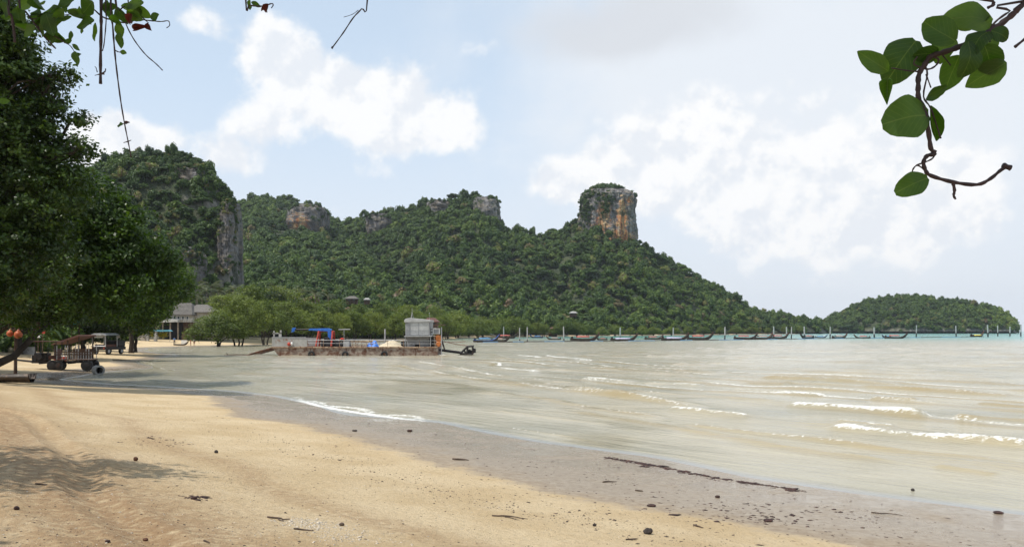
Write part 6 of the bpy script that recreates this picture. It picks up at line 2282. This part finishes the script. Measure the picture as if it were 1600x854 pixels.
MB().lathe([(.72, -.1), (.70, .0), (.62, .75), (.66, .82), (.54, .82), (.54, .5)], 22).build('tub', M['concrete'], tb_)
for px, py, c, lab in ((59, 522, 'white', 'small white notice on a stake by the concrete tub'), (66, 516, 'red', 'small red notice on a stake by the brown hut')):
    q_ = at(px, py, 80)
    o = empty('notice_board', (q_.x, 80, gz(q_.x, 80)), label=lab, category='sign')
    z_ = q_.z - o.location.z
    MB().box(-.25, .25, 0, .04, z_ - .3, z_ + .3).build('board', M[c], o)
    MB().tube([(0, .06, -.3), (0, .06, z_)], .035, 6).build('stake', M['wood'], o)
# ice chests by the hut
for px, py, c, lab in ((66, 556, 'white', 'white ice chest on the sand in front of the hut'), (92, 556, 'red', 'red crate on the sand beside the white ice chest')):
    q_ = at(px, py, 82)
    o = empty('ice_chest' if c == 'white' else 'crate', (q_.x, 82, gz(q_.x, 82)), label=lab, category='box')
    MB().box(-.5, .5, 0, .5, 0, .5).build('body', M[c], o, bevel=.04)
    MB().box(-.52, .52, -.02, .52, .505, .58).build('lid', M['white'], o, bevel=.02)

# ================================================================== FLOTSAM
def stick(px, py, lpx, ang, rpx, label, fork=False, mat='driftwood', bend=.12):
    c = ground_px(px, py)
    s = c.y / F
    L_ = lpx * s
    a = math.radians(ang)
    d = Vector((math.cos(a), math.sin(a) * 2.0, 0))
    g = np.random.default_rng(int(px * 7 + py))
    mb = MB()

    def path(st, dd, ln, n=6):
        P = []
        for i in range(n + 1):
            t = i / n
            q = st + dd * ln * t + Vector((g.normal(0, bend * ln * .25), g.normal(0, bend * ln * .5), 0))
            x, y = q.x + c.x, q.y + c.y
            P.append((q.x, q.y, gz(x, y) - c.z + rpx * s * .7 + .02 * math.sin(3 * t) * ln))
        return P
    mb.tube(path(-d * L_ / 2, d, L_), [rpx * s * k for k in (.9, 1, .95, .85, .75, .6, .35)], 6)
    if fork:
        d2 = Vector((d.x * .8, d.y * .8 - .9 * abs(d.x), 0))
        mb.tube(path(-d * L_ * .1, d2, L_ * .5, 4), [rpx * s * k for k in (.7, .6, .5, .4, .2)], 5)
    return mb.build('driftwood_stick', M[mat], None, c, smooth=True, label=label, category='stick')


stick(437, 811, 44, -12, 1.6, 'curved dark stick lying by a patch of broken shell', True, bend=.25)
stick(474, 828, 32, -4, 1.6, 'short thick dark stick beside the curved one in the broken shell')
stick(64, 757, 24, -12, 1.4, 'thin dark twig at the rim of the tree shade on the dry sand')
stick(323, 847, 16, -25, 1.8, 'stubby dark twig lying across the tyre marks')
stick(795, 808, 56, -6, 1.3, 'long thin forked twig lying alone on open sand', True)
stick(988, 843, 22, 20, 1.4, 'v-shaped twig near the black stone', True)
stick(1091, 823, 14, -45, 1.6, 'short bent twig between the black stone and the weed clump')
stick(952, 753, 22, 12, 1.2, 'slim twig on the wet grey sand below the weed line')
stick(999, 767, 12, -15, 1.4, 'small dark twig at the border of wet and dry sand')
stick(1385, 803, 44, -10, 1.0, 'long thin reed stranded on the wet sand')
stick(190, 563, 26, 4, .8, 'pale branch stranded near the concrete pipe')
stick(1480, 772, 40, -10, .9, 'thin reed lying in the shallow film of water')
stick(720, 719, 26, -8, 1.6, 'brown frond stem stranded on the damp sand')


def stone(px, py, wpx, hpx, label, mat='rockstone', seed=0, name='stone', cat='stone'):
    c = ground_px(px, py + hpx * .5)
    s = c.y / F
    g = np.random.default_rng(seed + int(px))
    mb = MB()
    mb.ball((0, 0, hpx * s * .40), (wpx * s * .5, wpx * s * .45, hpx * s * .55), 12, 8)
    v = np.array(mb.v)
    v = v * (1 + .55 * fbm3(v[:, 0] / (wpx * s) * 2.3 + seed, v[:, 1] / (wpx * s) * 2.3, v[:, 2] / (wpx * s) * 2.3 + px, 3))[:, None]
    mb.v = [tuple(p_) for p_ in v]
    return mb.build(name, M[mat], None, c, label=label, category=cat)


stone(1012, 829, 15, 9, 'black angular stone lying alone on the dry sand', seed=1)
stone(929, 819, 6, 5, 'small dark pebble near the black stone', seed=2)
stone(212, 716, 7, 7, 'reddish-brown round husk on the brown tyre band', 'rust', 3, 'seed_husk', 'husk')
stone(303, 777, 10, 5, 'dark knot of weed on the brown tyre band', 'weed', 4, 'weed_clump', 'seaweed')
stone(1426, 764, 6, 4, 'dark stone standing in the shallow film of water', seed=5)
stone(1121, 775, 8, 4, 'dark red clump of weed on the wet sand', 'weed', 6, 'weed_clump', 'seaweed')
stone(1560, 800, 16, 4, 'greenish-brown weed clump at the edge of the shallows', 'weed', 7, 'weed_clump', 'seaweed')
stone(534, 818, 8, 5, 'flat dark chip of wood by the broken shell', 'driftwood', 8, 'wood_chip', 'wood chip')
stone(26, 793, 9, 6, 'dark husk fragment on pale dry sand', 'weed', 9, 'seed_husk', 'husk')
stone(168, 845, 8, 5, 'small black husk fragment beside the red leaves', 'weed', 10, 'seed_husk', 'husk')
stone(227, 842, 8, 5, 'curled dry red leaf on the sand', 'rust', 11, 'dry_leaf', 'leaf')
stone(1200, 812, 16, 4, 'loose heap of dark weed near the dry sand border', 'weed', 12, 'weed_clump', 'seaweed')
stone(338, 705, 6, 5, 'lone dark pebble on the open golden sand', seed=13)
stone(554, 672, 8, 3, 'small dark stone on the grey wet strip', seed=14)
stone(640, 672, 9, 3.5, 'dark weed scrap on the grey wet strip', 'weed', 15, 'weed_clump', 'seaweed')
stone(1018, 789, 14, 4, 'flat scrap of dark weed midway down the wet sand', 'weed', 16, 'weed_clump', 'seaweed')


def litter(name, n, zone, size, mat, label, flat=.45, long=1.0):
    """many small bits strewn over the sand, one mesh"""
    P = zone(n)
    d = sdist(P[:, 0], P[:, 1])
    z = gheight(P[:, 0], P[:, 1], d)
    P = np.stack([P[:, 0], P[:, 1], z], -1)[(d > .1)]
    n = len(P)
    octa = np.array([(1, 0, 0), (0, 1, 0), (-1, 0, 0), (0, -1, 0), (0, 0, 1), (0, 0, -.4)], float)
    fc = np.array([(0, 1, 4), (1, 2, 4), (2, 3, 4), (3, 0, 4), (1, 0, 5), (2, 1, 5), (3, 2, 5), (0, 3, 5)])
    s = size * np.exp(rng.normal(0, .45, n))
    a = rng.uniform(0, 6.28, n)
    st_ = rng.uniform(.6, 1.3, n) * long
    V_ = octa[None] * np.stack([s * st_, s, s * flat], -1)[:, None, :] * rng.uniform(.7, 1.3, (n, 6, 1))
    x = V_[..., 0] * np.cos(a)[:, None] - V_[..., 1] * np.sin(a)[:, None]
    y = V_[..., 0] * np.sin(a)[:, None] + V_[..., 1] * np.cos(a)[:, None]
    V_ = np.stack([x, y, V_[..., 2]], -1) + P[:, None, :]
    q = (fc[None] + (np.arange(n) * 6)[:, None, None]).reshape(-1, 3)
    link(name, mesh_np(name, V_.reshape(-1, 3), q, M[mat]), kind='stuff', label=label)


def zone_band(d0, sd_, ylo=5, yhi=60):
    def f(n):
        out = []
        tot = 0
        while tot < n:
            r = np.exp(rng.uniform(math.log(ylo), math.log(yhi), n * 6))
            a = rng.uniform(-.62, .62, n * 6)
            x, y = r * np.tan(a), r
            d = sdist(x, y)
            dn = d0 + .9 * fbm(x * .3, y * .3, 2)
            k = rng.random(len(x)) < np.exp(-((d - dn) / sd_) ** 2) * (.25 + 1.5 * np.clip(fbm(x * .6, y * .6, 3) + .3, 0, 1))
            out.append(np.stack([x[k], y[k]], -1))
            tot += k.sum()
        return np.concatenate(out)[:n]
    return f


def zone_px(line, su, sv_):
    def f(n):
        pts = []
        for _ in range(n):
            t = rng.random() * (len(line) - 1)
            i = int(t)
            u = line[i][0] + (line[i + 1][0] - line[i][0]) * (t - i) + rng.normal(0, su)
            v = line[i][1] + (line[i + 1][1] - line[i][1]) * (t - i) + rng.normal(0, sv_)
            y = H * F / (v - HZ) * (1 - .10)
            pts.append(((u - 800) / F * y, y))
        return np.array(pts)
    return f


litter('pebble_grit', 2200, zone_band(7.2, .9, 8, 45), .012, 'grit', 'dark grit line along the top of the wet sand')
litter('beach_grit', 6500, zone_band(13, 5.5, 5.5, 30), .0075, 'grit', 'dark bits strewn over the dry sand')
litter('shell_fragments', 5000, zone_band(12, 5, 5.5, 26), .008, 'shell', 'pale shell fragments strewn over the sand', .4)
litter('wet_sand_debris', 900, zone_band(3.4, 2.0, 9, 40), .016, 'weed', 'dark scraps scattered on the wet sand', .25, 1.8)


def zone_blobs(bl):
    def f(n):
        out = []
        for px, py, su, sv_ in bl:
            c = ground_px(px, py)
            k = n // len(bl)
            out.append(np.stack([c.x + rng.normal(0, su, k), c.y + rng.normal(0, sv_, k)], -1))
        return np.concatenate(out)
    return f


litter('broken_shell', 900, zone_blobs([(500, 822, .22, .30), (540, 838, .25, .25), (470, 815, .15, .2)]), .010, 'shell', 'patch of broken shell around two dark sticks')
wl = []
for (u, v) in ((935, 712), (965, 716), (1000, 722), (1040, 730), (1080, 738), (1120, 745), (1160, 750), (1200, 757), (1235, 764)):
    c = ground_px(u, v)
    wl.append((u, v, c))


wt = np.sort(rng.random(34) ** 1.2) * (len(wl) - 1.001)
wo_ = rng.normal(0, .22, 34)
ws_ = rng.uniform(.05, .24, 34)


def zone_wrack(n):
    out = []
    for _ in range(n):
        j = rng.integers(0, 34)
        t = float(np.clip(wt[j] + rng.normal(0, .10), 0, len(wl) - 1.001))
        i = int(t)
        a, b_ = wl[i][2], wl[i + 1][2]
        p_ = a.lerp(b_, t - i)
        out.append((p_.x + rng.normal(0, .10), p_.y + wo_[j] * (.4 + t / 8) + rng.normal(0, ws_[j])))
    return np.array(out)


litter('seaweed_wrack', 1000, zone_wrack, .030, 'weed', 'dark line of stranded seaweed along the water edge', .30, 1.9)
litter('leaf_scraps', 260, zone_blobs([(1195, 812, .45, .35), (1150, 800, .5, .5), (1290, 800, .7, .6), (303, 777, .10, .10), (250, 690, .5, .6)]), .022, 'weed', 'scraps of dark weed and leaf on the sand', .3, 1.8)

# ================================================================== AIR
HAZE = 0.00007
if HAZE:
    mb = MB()
    mb.box(-6600, 6600, -6600, 6600, -8.0, 230)
    m, t = newmat('sea_air')
    pvn = t.n('ShaderNodeVolumePrincipled')
    pvn.inputs['Color'].default_value = (.86, .92, 1.0, 1)
    pvn.inputs['Density'].default_value = HAZE
    pvn.inputs['Anisotropy'].default_value = .2
    o = t.n('ShaderNodeOutputMaterial')
    t.set(o.inputs['Volume'], pvn.outputs[0])
    hz_o = mb.build('haze', m)
    hz_o['kind'] = 'stuff'
    hz_o['label'] = 'thin pale sea haze over the whole bay'
